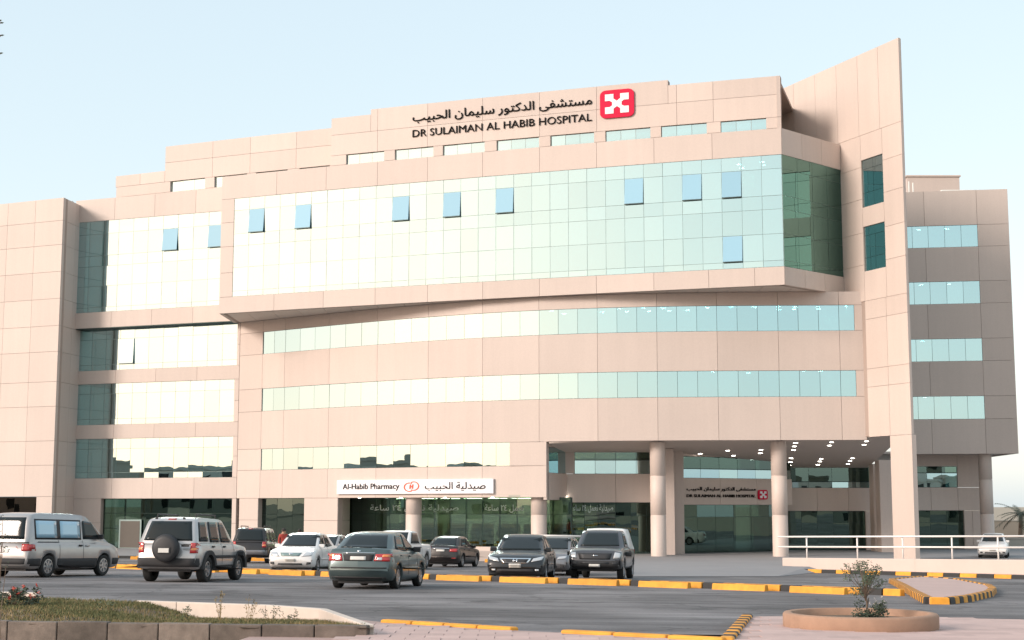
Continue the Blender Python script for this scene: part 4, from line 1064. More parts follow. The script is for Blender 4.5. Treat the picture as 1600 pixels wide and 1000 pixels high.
# tree at the left border of the view: only its twig ends reach in
tp = aty(-75, 900, 17.0); te = empty('bare_tree', (tp.x, 17.0, 0)); tag(te, 'slender sparse tree at the bed corner, only twig tips and thin shoots showing', 'tree')
m = MB(); top = 7.4
m.tube((0, 0, -.1), (.05, 0, 2.5), .09, .07); m.tube((.05, 0, 2.5), (0, .1, 5.2), .07, .045); m.tube((0, .1, 5.2), (.1, 0, top), .045, .02)
lf = MB()
for i in range(34):
    z0 = random.uniform(2.4, 7.2); a = random.uniform(1.8, 4.9); L = random.uniform(.5, 1.3)
    t = Vector((math.cos(a) * L, math.sin(a) * L, z0 + random.uniform(.1, .6))); m.tube((0, .03, z0), t, .018, .006, 5); leafy(lf, t, 40, .28, .06, .9, .0)
def px_off(px, py): q = aty(px, py, 17.0); return Vector((q.x - tp.x, 0, q.z))
for py in (34, 54, 82):
    t = px_off(2, py); m.tube((0, .03, t.z - .35), t, .012, .005, 5)
    for k in range(3):
        q = t + Vector((random.uniform(-.03, .0), random.uniform(-.05, .05), random.uniform(-.02, .02))); s = .022; n0 = len(lf.v)
        lf.v += [tuple(q + Vector((-.03, 0, .0))), tuple(q + Vector((0, 0, s * .5))), tuple(q + Vector((.025, 0, .004))), tuple(q + Vector((0, 0, -s * .5)))]; lf.f.append((n0, n0 + 1, n0 + 2, n0 + 3))
for i in range(9):
    t = px_off(random.uniform(-8, 10), random.uniform(795, 925)); b = px_off(random.uniform(-20, 4), 960); b.z = .05
    m.tube(b, t, .007, .003, 4); leafy(lf, t, 5, .05, .022, 1.4, .0)
    leafy(lf, b.lerp(t, .6), 3, .04, .02, 1.4, .0)
m.build('trunk', M_bark, te); lf.build('crown', M_leafd, te)

# ------------------------------------------------------------------ background right: palm, far walls, parked white car roof
def palm(name, px, y, h, label):
    p = aty(px, 850, y); e = empty(name, (p.x, y, -1.55)); tag(e, label, 'palm tree')
    m = MB(); m.tube((0, 0, -.05), (.1, 0, h * .5), .22, .18); m.tube((.1, 0, h * .5), (.15, 0, h), .18, .16); m.build('trunk', M_bark, e, True)
    lf = MB()
    for i in range(26):
        a = random.uniform(0, 6.28); up = random.uniform(-.3, 1.0); L = random.uniform(1.6, 2.4); pr = Vector((.15, 0, h)); 
        for k in range(7):
            t = (k + 1) / 7; q = Vector((.15 + math.cos(a) * L * t, math.sin(a) * L * t, h + up * L * t - .9 * L * .5 * t * t))
            d = (q - pr); sd = Vector((-math.sin(a), math.cos(a), 0)) 
            for sgn in (-1, 1):
                for u in (0.0, .5):
                    b = pr + d * u; tip = b + sd * sgn * .42 * (1.05 - t * .6) + d * .7 - Vector((0, 0, .12)); n0 = len(lf.v)
                    lf.v += [tuple(b), tuple(b + d * .28), tuple(tip)]; lf.f.append((n0, n0 + 1, n0 + 2))
            pr = q
    lf.build('crown', M_leafd, e); return e
palm('palm_tree', 1594, 128, 2.4, 'bushy palm tree standing beyond the rear wing')
def far_wall(name, px0, px1, y, z0, z1, mat, label, cat='wall'):
    a, b = aty(px0, 850, y), aty(px1, 850, y); e = empty(name, ((a.x + b.x) / 2, y, z0)); tag(e, label, cat)
    L = b.x - a.x; MB().box((0, .15, (z1 - z0) / 2), (L, .3, z1 - z0)).build('wall_panel', mat, e); MB().box((0, .15, z1 - z0 + .05), (L + .1, .4, .1)).build('coping', M_house2, e)
    n = int(L / 4)
    for i in range(n + 1): MB().box((-L / 2 + L * i / n, -.06, (z1 - z0) / 2 + .1), (.35, .13, z1 - z0 + .2)).build('pillar', mat, e)
far_wall('boundary_wall', 1535, 1700, 140, -1.55, .1, M_house, 'long plain tan boundary wall beyond the rear wing')
far_wall('inner_wall', 1545, 1690, 112, -1.55, -.95, M_house2, 'low pale wall running behind the railing towards the far palm')

# ------------------------------------------------------------------ vehicles
def interp(pts, x): return float(np.interp(x, [p[0] for p in pts], [p[1] for p in pts]))
def make_wheel_mesh(Rr, w, rim_r, spokes, rmat):
    t = MB().lathe([(rim_r, -w * .42), (Rr - .03, -w / 2), (Rr - .008, -w * .42), (Rr, -w * .3), (Rr, w * .3), (Rr - .008, w * .42), (Rr - .03, w / 2), (rim_r, w * .42), (rim_r, -w * .42)], n=28, axis='y')
    r = MB().lathe([(rim_r + .004, w * .43), (rim_r - .02, w * .44), (rim_r - .03, w * .25), (.06, w * .18), (0, w * .18)], n=28, axis='y')
    r.lathe([(.055, w * .2), (.05, w * .36), (0, w * .38)], n=12, axis='y')
    for i in range(spokes):
        a = 2 * math.pi * i / spokes; ca, sa = math.cos(a), math.sin(a); hw = .032
        def P(rr, t_, y): return (rr * ca - t_ * sa, y, rr * sa + t_ * ca)
        r.hexa([P(rr, tt_, y) for y in (w * .2, w * .4) for rr, tt_ in ((.04, -hw), (rim_r - .012, -hw * .8), (rim_r - .012, hw * .8), (.04, hw))])
    return t, r
def car(name, label, group, px, py, y, head, sp, cz=None):
    pos = aty(px, py, y); x = pos.x; z = zg(x, y)
    a = math.pi / 2 - R(head)
    e = empty(name, (x, y, z), a); tag(e, label, sp.get('cat', 'car'), group)
    fx, fy = math.cos(a), math.sin(a)
    gx, gy = (zg(x + .5, y) - zg(x - .5, y)), (zg(x, y + .5) - zg(x, y - .5))
    fwd = Vector((fx, fy, gx * fx + gy * fy)).normalized(); lat = Vector((-fy, fx, -gx * fy + gy * fx)).normalized(); up = fwd.cross(lat).normalized(); lat = up.cross(fwd)
    e.rotation_euler = Matrix((fwd, lat, up)).transposed().to_euler()
    L, W, zb = sp['L'], sp['W'] / 2, sp.get('zb', .2)
    Rw = sp['R']; xf, xr = sp['xf'], sp['xr']; Ra = Rw + .06
    pm = sp['paint']
    xs = sorted(set([round(v, 3) for v in np.linspace(-L / 2, L / 2, 60)] + [round(ax + Ra * math.cos(t), 3) for ax in (xf, xr) for t in np.linspace(0, math.pi, 13)]))
    rows = []; bow = sp.get('bow', .16)
    for xx in xs:
        u = abs(xx) / (L / 2); endf = max(0.0, (u - .80) / .20); w = W * (1 - .10 * endf ** 2.2)
        zt = interp(sp['top'], xx); lo = zb + .12 * endf ** 2
        arch = 0.0
        for ax in (xf, xr):
            if abs(xx - ax) < Ra: arch = max(arch, Rw + math.sqrt(max(0, Ra * Ra - (xx - ax) ** 2)))
        zs_ = sp.get('belt', .88); sh = min(zs_, zt - .02)
        half = [(0, lo), (.78 * w, lo), (.93 * w, lo + .03), (.985 * w, lo + .14), (w, max(lo + .2, lo + (sh - lo) * .5)), (.995 * w, lo + (sh - lo) * .78), (.965 * w, sh), (.90 * w, zt - .004), (.80 * w, zt + .015), (.45 * w, zt + .035), (0, zt + .042)]
        if arch: half = [(p[0], max(p[1], min(arch, sh - .03))) if k <= 4 else (p[0], max(p[1], min(arch, sh - .03) + .001 * k)) if k <= 5 else p for k, p in enumerate(half)]
        sgn = 1 if xx > 0 else -1
        full = [(-q[0], q[1]) for q in reversed(half[1:])] + half
        rows.append([(xx - sgn * bow * endf * (abs(q[0]) / max(W, .1)) ** 2.4, q[0], q[1]) for q in full] + [])
    n = len(rows[0]); v = [p for r in rows for p in r]; f = []
    for i in range(len(rows) - 1):
        for k in range(n - 1): f.append((i * n + k, i * n + k + 1, (i + 1) * n + k + 1, (i + 1) * n + k))
    f.append(tuple(reversed(range(n)))); f.append(tuple((len(rows) - 1) * n + k for k in range(n)))
    def cabin(prof, wb, wr, crown=.03, cb=.06):
        zb_, zt_ = min(p[1] for p in prof), max(p[1] for p in prof)
        # resample the outline from rear base over the roof to the windscreen base
        pts = []
        for (a0, b0) in zip(prof, prof[1:]):
            for k in range(5): t = k / 5; pts.append((a0[0] + (b0[0] - a0[0]) * t, a0[1] + (b0[1] - a0[1]) * t))
        pts.append(prof[-1])
        for _ in range(2): pts = [pts[0]] + [((pts[i - 1][0] + 2 * pts[i][0] + pts[i + 1][0]) / 4, (pts[i - 1][1] + 2 * pts[i][1] + pts[i + 1][1]) / 4) for i in range(1, len(pts) - 1)] + [pts[-1]]
        cv = []; cfc = []; M = 13; xm = (prof[0][0] + prof[-1][0]) / 2; xl = (prof[-1][0] - prof[0][0]) / 2
        for (px_, pz) in pts:
            w = wb + (wr - wb) * (pz - zb_) / (zt_ - zb_)
            for k in range(M):
                vv = -1 + 2 * k / (M - 1); ev = abs(vv) ** 3
                cv.append((px_ - cb * ev * ((px_ - xm) / xl), w * vv, pz - crown * ev * min(1, (pz - zb_) / .1)))
        for i in range(len(pts) - 1):
            for k in range(M - 1): cfc.append((i * M + k, i * M + k + 1, (i + 1) * M + k + 1, (i + 1) * M + k))
        for k in (0, M - 1):                              # sides down to the belt
            base = len(cv)
            for i in range(len(pts)): cv.append((cv[i * M + k][0], (wb if k else -wb), zb_ - .05))
            for i in range(len(pts) - 1):
                q = (i * M + k, (i + 1) * M + k, base + i + 1, base + i); cfc.append(q if k == 0 else tuple(reversed(q)))
        return cv, cfc
    allv, allf = list(v), list(f)
    for cb_ in sp['cabins']:
        cv, cfc = cabin(cb_['prof'], cb_['wb'], cb_['wr'])
        if cb_.get('own'):
            o = mesh_obj(cb_['own'], cv, cfc, cb_['mat'], e, True); fixn(o); sp_bvh_extra = (cv, cfc)
        k = len(allv)
        if not cb_.get('own'): allv += cv; allf += [tuple(k + i for i in q) for q in cfc]
        cb_['_m'] = (cv, cfc)
    body = mesh_obj('body', allv, allf, pm, e, True); fixn(body)
    bv, bfc = list(allv), list(allf)
    for cb_ in sp['cabins']:
        if cb_.get('own'): k = len(bv); bv += cb_['_m'][0]; bfc += [tuple(k + i for i in q) for q in cb_['_m'][1]]
    bvh = BVHTree.FromPolygons([Vector(p) for p in bv], bfc)
    def patch(nm, quad, axis, mat, nx=6, ny=4, th=.012, parent=None, base=.004):
        """quad: four corners in the projection plane (front/rear: y,z; side: x,z); projected on to the body."""
        def org(u, w_):
            a_ = [quad[0][i] + (quad[1][i] - quad[0][i]) * u for i in (0, 1)]; b_ = [quad[3][i] + (quad[2][i] - quad[3][i]) * u for i in (0, 1)]
            p0, p1 = a_[0] + (b_[0] - a_[0]) * w_, a_[1] + (b_[1] - a_[1]) * w_
            if axis in ('f', 'r'): s_ = 1 if axis == 'f' else -1; return Vector((6 * s_, p0, p1)), Vector((-s_, 0, 0))
            s_ = 1 if axis == 'l' else -1; return Vector((p0, 6 * s_, p1)), Vector((0, -s_, 0))
        V = []; last = None
        for j in range(ny + 1):
            for i in range(nx + 1):
                o_, d_ = org(i / nx, j / ny); hit = bvh.ray_cast(o_, d_)
                if hit[0] is None: h = o_ + d_ * (last if last is not None else 4.0)
                else: h = hit[0]; last = hit[3]
                V.append(h - d_ * (base + th))
        m_ = len(V); V2 = V + [q + (d_ * th) for q in V]; FF = []
        for j in range(ny):
            for i in range(nx):
                k = j * (nx + 1) + i; FF.append((k, k + 1, k + nx + 2, k + nx + 1)); FF.append((m_ + k, m_ + k + nx + 1, m_ + k + nx + 2, m_ + k + 1))
        rim = [i for i in range(nx + 1)] + [(j + 1) * (nx + 1) - 1 for j in range(1, ny + 1)] + [ny * (nx + 1) + i for i in range(nx - 1, -1, -1)] + [j * (nx + 1) for j in range(ny - 1, 0, -1)]
        for i in range(len(rim)): a_, b_ = rim[i], rim[(i + 1) % len(rim)]; FF.append((a_, a_ + m_, b_ + m_, b_))
        o = mesh_obj(nm, V2, FF, mat, parent or e, True); return fixn(o)
    for item in sp['patches']:
        nm, quad, axes, mat = item[:4]; kw = item[4] if len(item) > 4 else {}
        for ax in axes:
            if ax in 'fr' and kw.get('mirror'):
                k2 = {k: w_ for k, w_ in kw.items() if k != 'mirror'}
                patch(nm, quad, ax, mat, **k2); patch(nm, [(-q[0], q[1]) for q in quad], ax, mat, **k2)
            else: patch(nm, quad, ax, mat, **{k: w_ for k, w_ in kw.items() if k != 'mirror'})
    # underbody, wheels, mirrors
    MB().box((0, 0, zb + .08), (L * .86, W * 1.35, .26)).build('underbody', M_black, e)
    tme = rme = None
    for ax in (xf, xr):
        for s_ in (1, -1):
            if tme is None:
                tm, rm = make_wheel_mesh(Rw, sp.get('tw', .2), sp.get('rim', Rw * .64), sp.get('spokes', 6), M_rim)
                t_ = tm.build('wheel', M_tyre, e, True); r_ = rm.build('rim', sp.get('rimmat', M_rim), t_, False); tme, rme = t_.data, r_.data
            else:
                t_ = bpy.data.objects.new('wheel', tme); col.objects.link(t_); t_.parent = e
                r_ = bpy.data.objects.new('rim', rme); col.objects.link(r_); r_.parent = t_
            t_.location = (ax, s_ * (W - sp.get('tw', .2) / 2 - .015), Rw); t_.rotation_euler = (0, 0, 0 if s_ > 0 else math.pi)
    mz, mx = sp['mirror']
    for s_ in (1, -1):
        q = bvh.ray_cast(Vector((mx, 6 * s_, mz)), Vector((0, -s_, 0)))[0]
        yy = q.y if q else W * s_
        o = MB().box((mx, yy + s_ * .10, mz), (.10, .20, .14)).box((mx, yy + s_ * .01, mz - .03), (.05, .06, .05)).build('mirror', sp.get('mirmat', pm), e); bevel(o, .03, 2)
    for ex_ in sp.get('extra', []): ex_(e, bvh)
    return e
def quad(x0, x1, z0, z1): return [(x0, z0), (x1, z0), (x1, z1), (x0, z1)]
def sedan(paint_, L=4.45, W=1.71, H=1.46, wheel=.30, front=None, rear=None, rimmat=None, mirmat=None):
    h = L / 2
    sp = dict(L=L, W=W, R=wheel, xf=.30 * L, xr=-.285 * L, paint=paint_, belt=.84, zb=.19, spokes=7, rimmat=rimmat or M_rim,
              top=[(-h, .50), (-h + .03, .66), (-h + .10, .93), (-h + .2, .985), (-1.3, .985), (.95, .93), (1.1, .92), (h - .55, .83), (h - .22, .74), (h - .06, .62), (h, .46)],
              cabins=[dict(prof=[(-h + .42, .96), (-h + 1.15, H - .05), (-.35, H), (.15, H - .025), (1.12, .91)], wb=W / 2 * .90, wr=W / 2 * .66)], mirror=(.98, .80), mirmat=mirmat or paint_)
    A, T = H - .055, .985
    P = [('windscreen', [(-.62 * W / 1.7, .975), (.62 * W / 1.7, .975), (.50 * W / 1.7, A - .02), (-.50 * W / 1.7, A - .02)], 'f', M_carglass, dict(nx=12, ny=8)),
         ('rear_window', [(-.60 * W / 1.7, 1.02), (.60 * W / 1.7, 1.02), (.48 * W / 1.7, A - .04), (-.48 * W / 1.7, A - .04)], 'r', M_carglass, dict(nx=12, ny=8)),
         ('front_side_window', [(-.18, .955), (.80, .955), (.36, A - .05), (-.18, A - .03)], 'lR', M_carglass),
         ('rear_side_window', [(-1.22, .985), (-.25, .955), (-.25, A - .03), (-.86, A - .06)], 'lR', M_carglass),
         ('door_seam', quad(-.222, -.208, .30, .93), 'lR', M_black, dict(nx=1, ny=8, th=.002, base=.003)),
         ('door_seam', quad(.80, .814, .32, .90), 'lR', M_black, dict(nx=1, ny=8, th=.002, base=.003)),
         ('door_handle', quad(-.12, .06, .80, .83), 'lR', paint_, dict(nx=2, ny=1, th=.03)), ('door_handle', quad(-1.08, -.9, .815, .845), 'lR', paint_, dict(nx=2, ny=1, th=.03)),
         ('side_moulding', quad(-1.0, 1.0, .49, .54), 'lR', paint_, dict(nx=10, ny=1, th=.012))]
    sp['patches'] = P + (front or []) + (rear or []); return sp
FRONT_BASIC = lambda: [('headlight', [(.44, .60), (.76, .63), (.78, .73), (.50, .70)], 'f', M_lens, dict(mirror=True)), ('grille', [(-.40, .60), (.40, .60), (.42, .68), (-.42, .68)], 'f', M_trim), ('air_intake', [(-.45, .30), (.45, .30), (.42, .38), (-.42, .38)], 'f', M_black), ('number_plate', quad(-.17, .17, .43, .53), 'f', M_plate), ('fog_lamp', quad(.56, .70, .32, .39), 'f', M_trim, dict(mirror=True))]
REAR_BASIC = lambda: [('tail_light', [(.46, .70), (.80, .70), (.80, .86), (.48, .86)], 'r', M_red, dict(mirror=True)), ('number_plate', quad(-.20, .20, .72, .82), 'r', M_plate), ('bumper_strip', quad(-.78, .78, .50, .53), 'r', M_black, dict(nx=14, ny=1))]
def xlathe(prof, c, n=28):
    m = MB().lathe(prof, (0, 0, 0), n, 'y'); m.v = [(c[0] + p[1], c[1] + p[0], c[2] + p[2]) for p in m.v]; return m
def flare(e, ax, W, Rw, mat=None):
    for s_ in (1, -1):
        m = MB(); n = 12; r0, r1 = Rw + .045, Rw + .16
        for i in range(n):
            a, b = math.pi * (.0 + 1.0 * i / n), math.pi * (.0 + 1.0 * (i + 1) / n)
            m.hexa([(ax + r * math.cos(t) * (1.06 if r > r0 else 1), s_ * y, Rw + r * math.sin(t)) for y in (W - .08, W + .045) for r, t in ((r0, a), (r1, a), (r1, b), (r0, b))])
        m.build('wheel_arch_flare', mat or M_trim, e, fix=True)
def roof_rails(e, x0, x1, y, z):
    for s_ in (1, -1):
        MB().tube((x0, s_ * y, z), (x1, s_ * y, z), .022).tube((x0, s_ * y, z - .1), (x0, s_ * y, z), .02).tube((x1, s_ * y, z - .1), (x1, s_ * y, z), .02).build('roof_rail', M_black, e)
CG = 'cars parked in front of the hospital'
# grey-green sedan, seen from behind
rear = [('tail_light', [(.40, .70), (.83, .69), (.83, .88), (.44, .87)], 'r', M_red, dict(mirror=True, nx=8)), ('reversing_lamp', [(.47, .72), (.60, .72), (.60, .79), (.48, .79)], 'r', M_lens, dict(mirror=True, th=.016)), ('turn_lamp', [(.60, .80), (.82, .80), (.82, .86), (.62, .86)], 'r', M_amber, dict(mirror=True, th=.016)),
        ('plate_recess', [(-.36, .70), (.36, .70), (.40, .86), (-.40, .86)], 'r', M_trim), ('number_plate', quad(-.2, .2, .72, .81), 'r', M_plate, dict(th=.02)), ('chrome_strip', quad(-.42, .42, .885, .905), 'r', M_chrome, dict(ny=1, th=.02)),
        ('bumper_strip', quad(-.82, .82, .515, .545), 'r', M_black, dict(nx=14, ny=1)), ('lower_valance', quad(-.70, .70, .25, .31), 'r', M_black, dict(nx=10, ny=1)), ('badge', quad(-.045, .045, .925, .96), 'r', M_chrome, dict(nx=2, ny=2))]
car('grey_green_sedan', 'dark grey-green saloon with red tail lamps and chrome boot strip, driving up the lane', CG, 592, 880, 39.2, 9, sedan(P_green, 4.43, 1.70, 1.45, .30, FRONT_BASIC(), rear, mirmat=M_black))
# white saloon facing out
fw = [('headlight', [(.40, .60), (.74, .64), (.80, .80), (.56, .78)], 'f', M_lens, dict(mirror=True)), ('grille', [(-.32, .62), (.32, .62), (.40, .74), (-.40, .74)], 'f', M_alul), ('badge', [(-.07, .68), (.07, .68), (.07, .73), (-.07, .73)], 'f', M_chrome, dict(nx=2, ny=2, th=.02)),
      ('air_intake', [(-.46, .30), (.46, .30), (.42, .37), (-.42, .37)], 'f', M_black), ('number_plate', quad(-.19, .19, .42, .53), 'f', M_plate, dict(th=.02)), ('fog_lamp', [(.58, .31), (.74, .34), (.74, .41), (.60, .41)], 'f', M_black, dict(mirror=True))]
car('white_sedan', 'white saloon with large clear headlights parked nose-out by the yellow kerb', CG, 476, 860, 55.5, 186, sedan(P_white, 4.4, 1.71, 1.48, .29, fw, REAR_BASIC()))
# black saloon with chrome grille
fa = [('headlight', [(.50, .60), (.82, .66), (.88, .78), (.56, .71)], 'f', M_lens, dict(mirror=True)), ('grille_surround', [(-.40, .55), (.40, .55), (.50, .72), (-.50, .72)], 'f', M_chrome, dict(nx=8)), ('grille', [(-.35, .58), (.35, .58), (.43, .69), (-.43, .69)], 'f', M_black, dict(th=.02)),
      ('air_intake', [(-.62, .27), (.62, .27), (.55, .38), (-.55, .38)], 'f', M_trim), ('number_plate', quad(-.19, .19, .42, .54), 'f', M_plate, dict(th=.025)), ('fog_lamp', quad(.62, .74, .33, .38), 'f', M_lens, dict(mirror=True)),
      ('badge', quad(-.07, -.035, .58, .69), 'f', M_chrome, dict(nx=1, ny=2, th=.03)), ('badge', quad(.035, .07, .58, .69), 'f', M_chrome, dict(nx=1, ny=2, th=.03)), ('badge', quad(-.035, .035, .62, .65), 'f', M_chrome, dict(nx=1, ny=1, th=.03))]
car('black_sedan', 'glossy black saloon with chrome framed grille parked nose-out beside the charcoal pickup', CG, 817, 870, 48.8, 186.5, sedan(P_black, 4.85, 1.84, 1.48, .33, fa, REAR_BASIC()))
# black saloon seen from behind
rb = [('tail_light', [(.44, .74), (.82, .72), (.82, .88), (.46, .86)], 'r', M_red, dict(mirror=True)), ('chrome_strip', quad(-.42, .42, .865, .90), 'r', M_chrome, dict(ny=1, th=.02)), ('number_plate', quad(-.2, .2, .74, .83), 'r', M_plate), ('reflector', quad(.55, .75, .42, .45), 'r', M_red, dict(mirror=True))]
car('black_sedan', 'black saloon seen from behind, parked by the shop column with bright tail lamp', CG, 707, 860, 72, 13, sedan(P_blackb, 4.5, 1.76, 1.48, .31, FRONT_BASIC(), rb))
# partly hidden silver and grey saloons
car('silver_sedan', 'silver saloon mostly hidden behind the white saloon', CG, 512, 860, 64.5, 191, sedan(P_silver, 4.4, 1.7, 1.45, .30, FRONT_BASIC(), REAR_BASIC()))
car('grey_sedan', 'mid grey saloon half hidden between the black saloon and the charcoal pickup', CG, 868, 860, 57, 192, sedan(P_mid, 4.5, 1.75, 1.47, .31, FRONT_BASIC(), REAR_BASIC()))

# silver off-roader with spare wheel
def suv_spec(paint_, L, W, H, wheel, trim, extra, lowmat=None):
    h = L / 2
    sp = dict(L=L, W=W, R=wheel, xf=.30 * L, xr=-.29 * L, paint=paint_, belt=.98, zb=.34, spokes=5, tw=.24, bow=.10, rim=wheel * .58, mirmat=M_black,
              top=[(-h, .60), (-h + .02, .80), (-h + .06, 1.05), (-h + .12, 1.09), (.95, 1.06), (1.1, 1.05), (h - .5, 1.0), (h - .15, .93), (h - .04, .80), (h, .6)],
              cabins=[dict(prof=[(-h + .06, 1.05), (-h + .33, H - .07), (-h + .75, H), (.05, H - .02), (.28, H - .06), (1.0, 1.05)], wb=W / 2 * .92, wr=W / 2 * .74)], mirror=(.78, 1.10), extra=extra, cat='car')
    A = H - .09
    sp['patches'] = [('windscreen', [(-.66, 1.12), (.66, 1.12), (.56, A), (-.56, A)], 'f', M_carglass, dict(nx=12, ny=8)),
        ('rear_window', [(-.70, 1.14), (.70, 1.14), (.58, A - .04), (-.58, A - .04)], 'r', M_carglass, dict(nx=12, ny=8)),
        ('front_side_window', [(-.14, 1.10), (.70, 1.10), (.22, A - .06), (-.14, A - .04)], 'lR', M_carglass),
        ('rear_side_window', [(-1.02, 1.10), (-.24, 1.10), (-.24, A - .04), (-.98, A - .04)], 'lR', M_carglass),
        ('quarter_window', [(-h + .33, 1.12), (-1.16, 1.12), (-1.12, A - .05), (-h + .50, A - .06)], 'lR', M_carglass),
        ('door_seam', quad(-.19, -.175, .5, 1.06), 'lR', M_black, dict(nx=1, ny=8, th=.002, base=.003)), ('door_seam', quad(.78, .794, .5, 1.06), 'lR', M_black, dict(nx=1, ny=8, th=.002, base=.003)),
        ('door_handle', quad(-.08, .10, .96, 1.0), 'lR', M_black, dict(nx=2, ny=1, th=.03)), ('door_handle', quad(-1.0, -.82, .96, 1.0), 'lR', M_black, dict(nx=2, ny=1, th=.03)),
        ('tail_light', [(.66, .80), (.86, .80), (.86, 1.08), (.68, 1.08)], 'r', M_red, dict(mirror=True)), ('turn_lamp', [(.70, .88), (.84, .88), (.84, .94), (.70, .94)], 'r', M_amber, dict(mirror=True, th=.02)),
        ('rear_bumper', quad(-W / 2 * .97, W / 2 * .97, .42, .66), 'r', trim, dict(nx=14, ny=3, th=.07)), ('front_bumper', quad(-W / 2 * .97, W / 2 * .97, .42, .64), 'f', trim, dict(nx=14, ny=3, th=.06)),
        ('side_moulding', quad(-.85, .85, .66, .74), 'lR', lowmat or trim, dict(nx=8, ny=1, th=.02)), ('sill', quad(-.9, .9, .36, .46), 'lR', lowmat or trim, dict(nx=8, ny=1, th=.02)), ('high_brake_lamp', quad(-.12, .12, A + .0, A + .035), 'r', M_red, dict(nx=2, ny=1)),
        ('headlight', quad(.55, .76, .78, .93), 'f', M_lens, dict(mirror=True)), ('grille', quad(-.45, .45, .76, .92), 'f', M_black)]
    return sp
def jeep_extra(e, bvh):
    c = (-2.21 - .13, -.04, .93)
    t = xlathe([(0, -.135), (.26, -.13), (.355, -.10), (.375, -.05), (.375, .08), (.33, .13), (.2, .13)], c, 32); t.v = [p for p in t.v]
    sw = t.build('spare_wheel_cover', M_black, e, True, fix=True)
    MB().box((c[0] - .145, c[1], c[2] - .06), (.012, .36, .17)).build('plate_frame', M_trim, sw); MB().box((c[0] - .157, c[1] , c[2] - .06), (.012, .30, .12)).build('number_plate', M_plate, sw)
    MB().box((-2.235, -.56, 1.0), (.03, .22, .06)).build('tailgate_handle', M_black, e)
    flare(e, .30 * 4.43, .91, .36); flare(e, -.29 * 4.43, .91, .36); roof_rails(e, -1.5, .05, .56, 1.86)
    for y in (-.4, .4): MB().box((-1.98, y, 1.745), (.05, .06, .06)).build('hinge', M_black, e)
car('silver_offroader', 'silver off-roader with black spare wheel on the tailgate and dark wheel arch flares', CG, 303, 880, 43.0, 8.5, suv_spec(P_silver2, 4.43, 1.82, 1.80, .36, M_trim, [jeep_extra]))
car('dark_offroader', 'black and grey off-roader with roof rails parked behind the silver off-roader', CG, 403, 850, 77, 2, suv_spec(P_blackb, 4.6, 1.86, 1.80, .36, P_mid, [lambda e, b: roof_rails(e, -1.6, .1, .58, 1.86)]))
# silver minivan
L = 4.85; h = L / 2; A = 1.86
van = dict(L=L, W=1.82, R=.33, xf=1.42, xr=-1.40, paint=P_silver, belt=1.0, zb=.24, spokes=7, bow=.12, mirmat=M_black, cat='van',
    top=[(-h, .62), (-h + .02, .9), (-h + .06, 1.06), (1.3, 1.06), (1.75, 1.02), (2.2, .88), (2.36, .74), (h, .55)],
    cabins=[dict(prof=[(-h + .05, 1.04), (-h + .2, A - .02), (-h + .7, A + .06), (.2, A + .05), (.62, A), (1.72, 1.03)], wb=.85, wr=.72)], mirror=(1.22, 1.14))
van['patches'] = [('windscreen', [(-.66, 1.10), (.66, 1.10), (.56, A - .08), (-.56, A - .08)], 'f', M_carglass, dict(nx=12, ny=8)), ('rear_window', [(-.68, 1.12), (.68, 1.12), (.60, A - .10), (-.60, A - .10)], 'r', M_carglass, dict(nx=10, ny=6)),
    ('window_surround', quad(-2.02, .24, 1.12, 1.72), 'lR', M_black, dict(nx=12, ny=5, th=.006)),
    ('rear_side_window', quad(-1.96, -.98, 1.17, 1.67), 'R', M_carblue, dict(th=.014)), ('middle_side_window', quad(-.80, .18, 1.17, 1.67), 'R', M_carblue, dict(th=.014)), ('rear_side_window', quad(-1.96, -.98, 1.17, 1.67), 'l', M_carglass, dict(th=.014)), ('middle_side_window', quad(-.80, .18, 1.17, 1.67), 'l', M_carglass, dict(th=.014)),
    ('front_side_window', [(.34, 1.14), (1.36, 1.14), (.78, A - .20), (.34, A - .16)], 'lR', M_carglass), ('tail_light', [(.62, .78), (.90, .78), (.90, .98), (.62, .98)], 'r', M_red, dict(mirror=True)), ('rear_lamp_return', quad(-2.36, -2.08, .83, .97), 'lR', M_red, dict(nx=3, ny=2, th=.015)),
    ('lower_cladding', quad(-1.0, 1.02, .28, .56), 'lR', M_trim, dict(nx=12, ny=3, th=.012)), ('lower_cladding', quad(-2.3, -1.82, .34, .56), 'lR', M_trim, dict(nx=4, ny=3, th=.012)), ('lower_cladding', quad(1.84, 2.25, .36, .56), 'lR', M_trim, dict(nx=4, ny=3, th=.012)),
    ('rear_bumper', quad(-.86, .86, .40, .56), 'r', M_trim, dict(nx=12, ny=2, th=.03)), ('sliding_rail', quad(-1.9, -.9, 1.035, 1.055), 'R', M_black, dict(nx=8, ny=1)), ('door_handle', quad(.40, .58, .92, .96), 'lR', P_silver, dict(nx=2, ny=1, th=.03)), ('door_handle', quad(.06, .22, .92, .97), 'lR', M_trim, dict(nx=2, ny=1, th=.03)),
    ('door_seam', quad(.286, .30, .36, 1.1), 'lR', M_black, dict(nx=1, ny=8, th=.002, base=.003)), ('door_seam', quad(-.90, -.886, .5, 1.1), 'lR', M_black, dict(nx=1, ny=8, th=.002, base=.003)), ('number_plate', quad(-.24, .24, .72, .84), 'r', M_plate), ('headlight', quad(.5, .8, .72, .88), 'f', M_lens, dict(mirror=True))]
car('silver_minivan', 'silver minivan with pale blue reflecting side windows and grey lower cladding', CG, 82, 860, 46.0, 19, van)
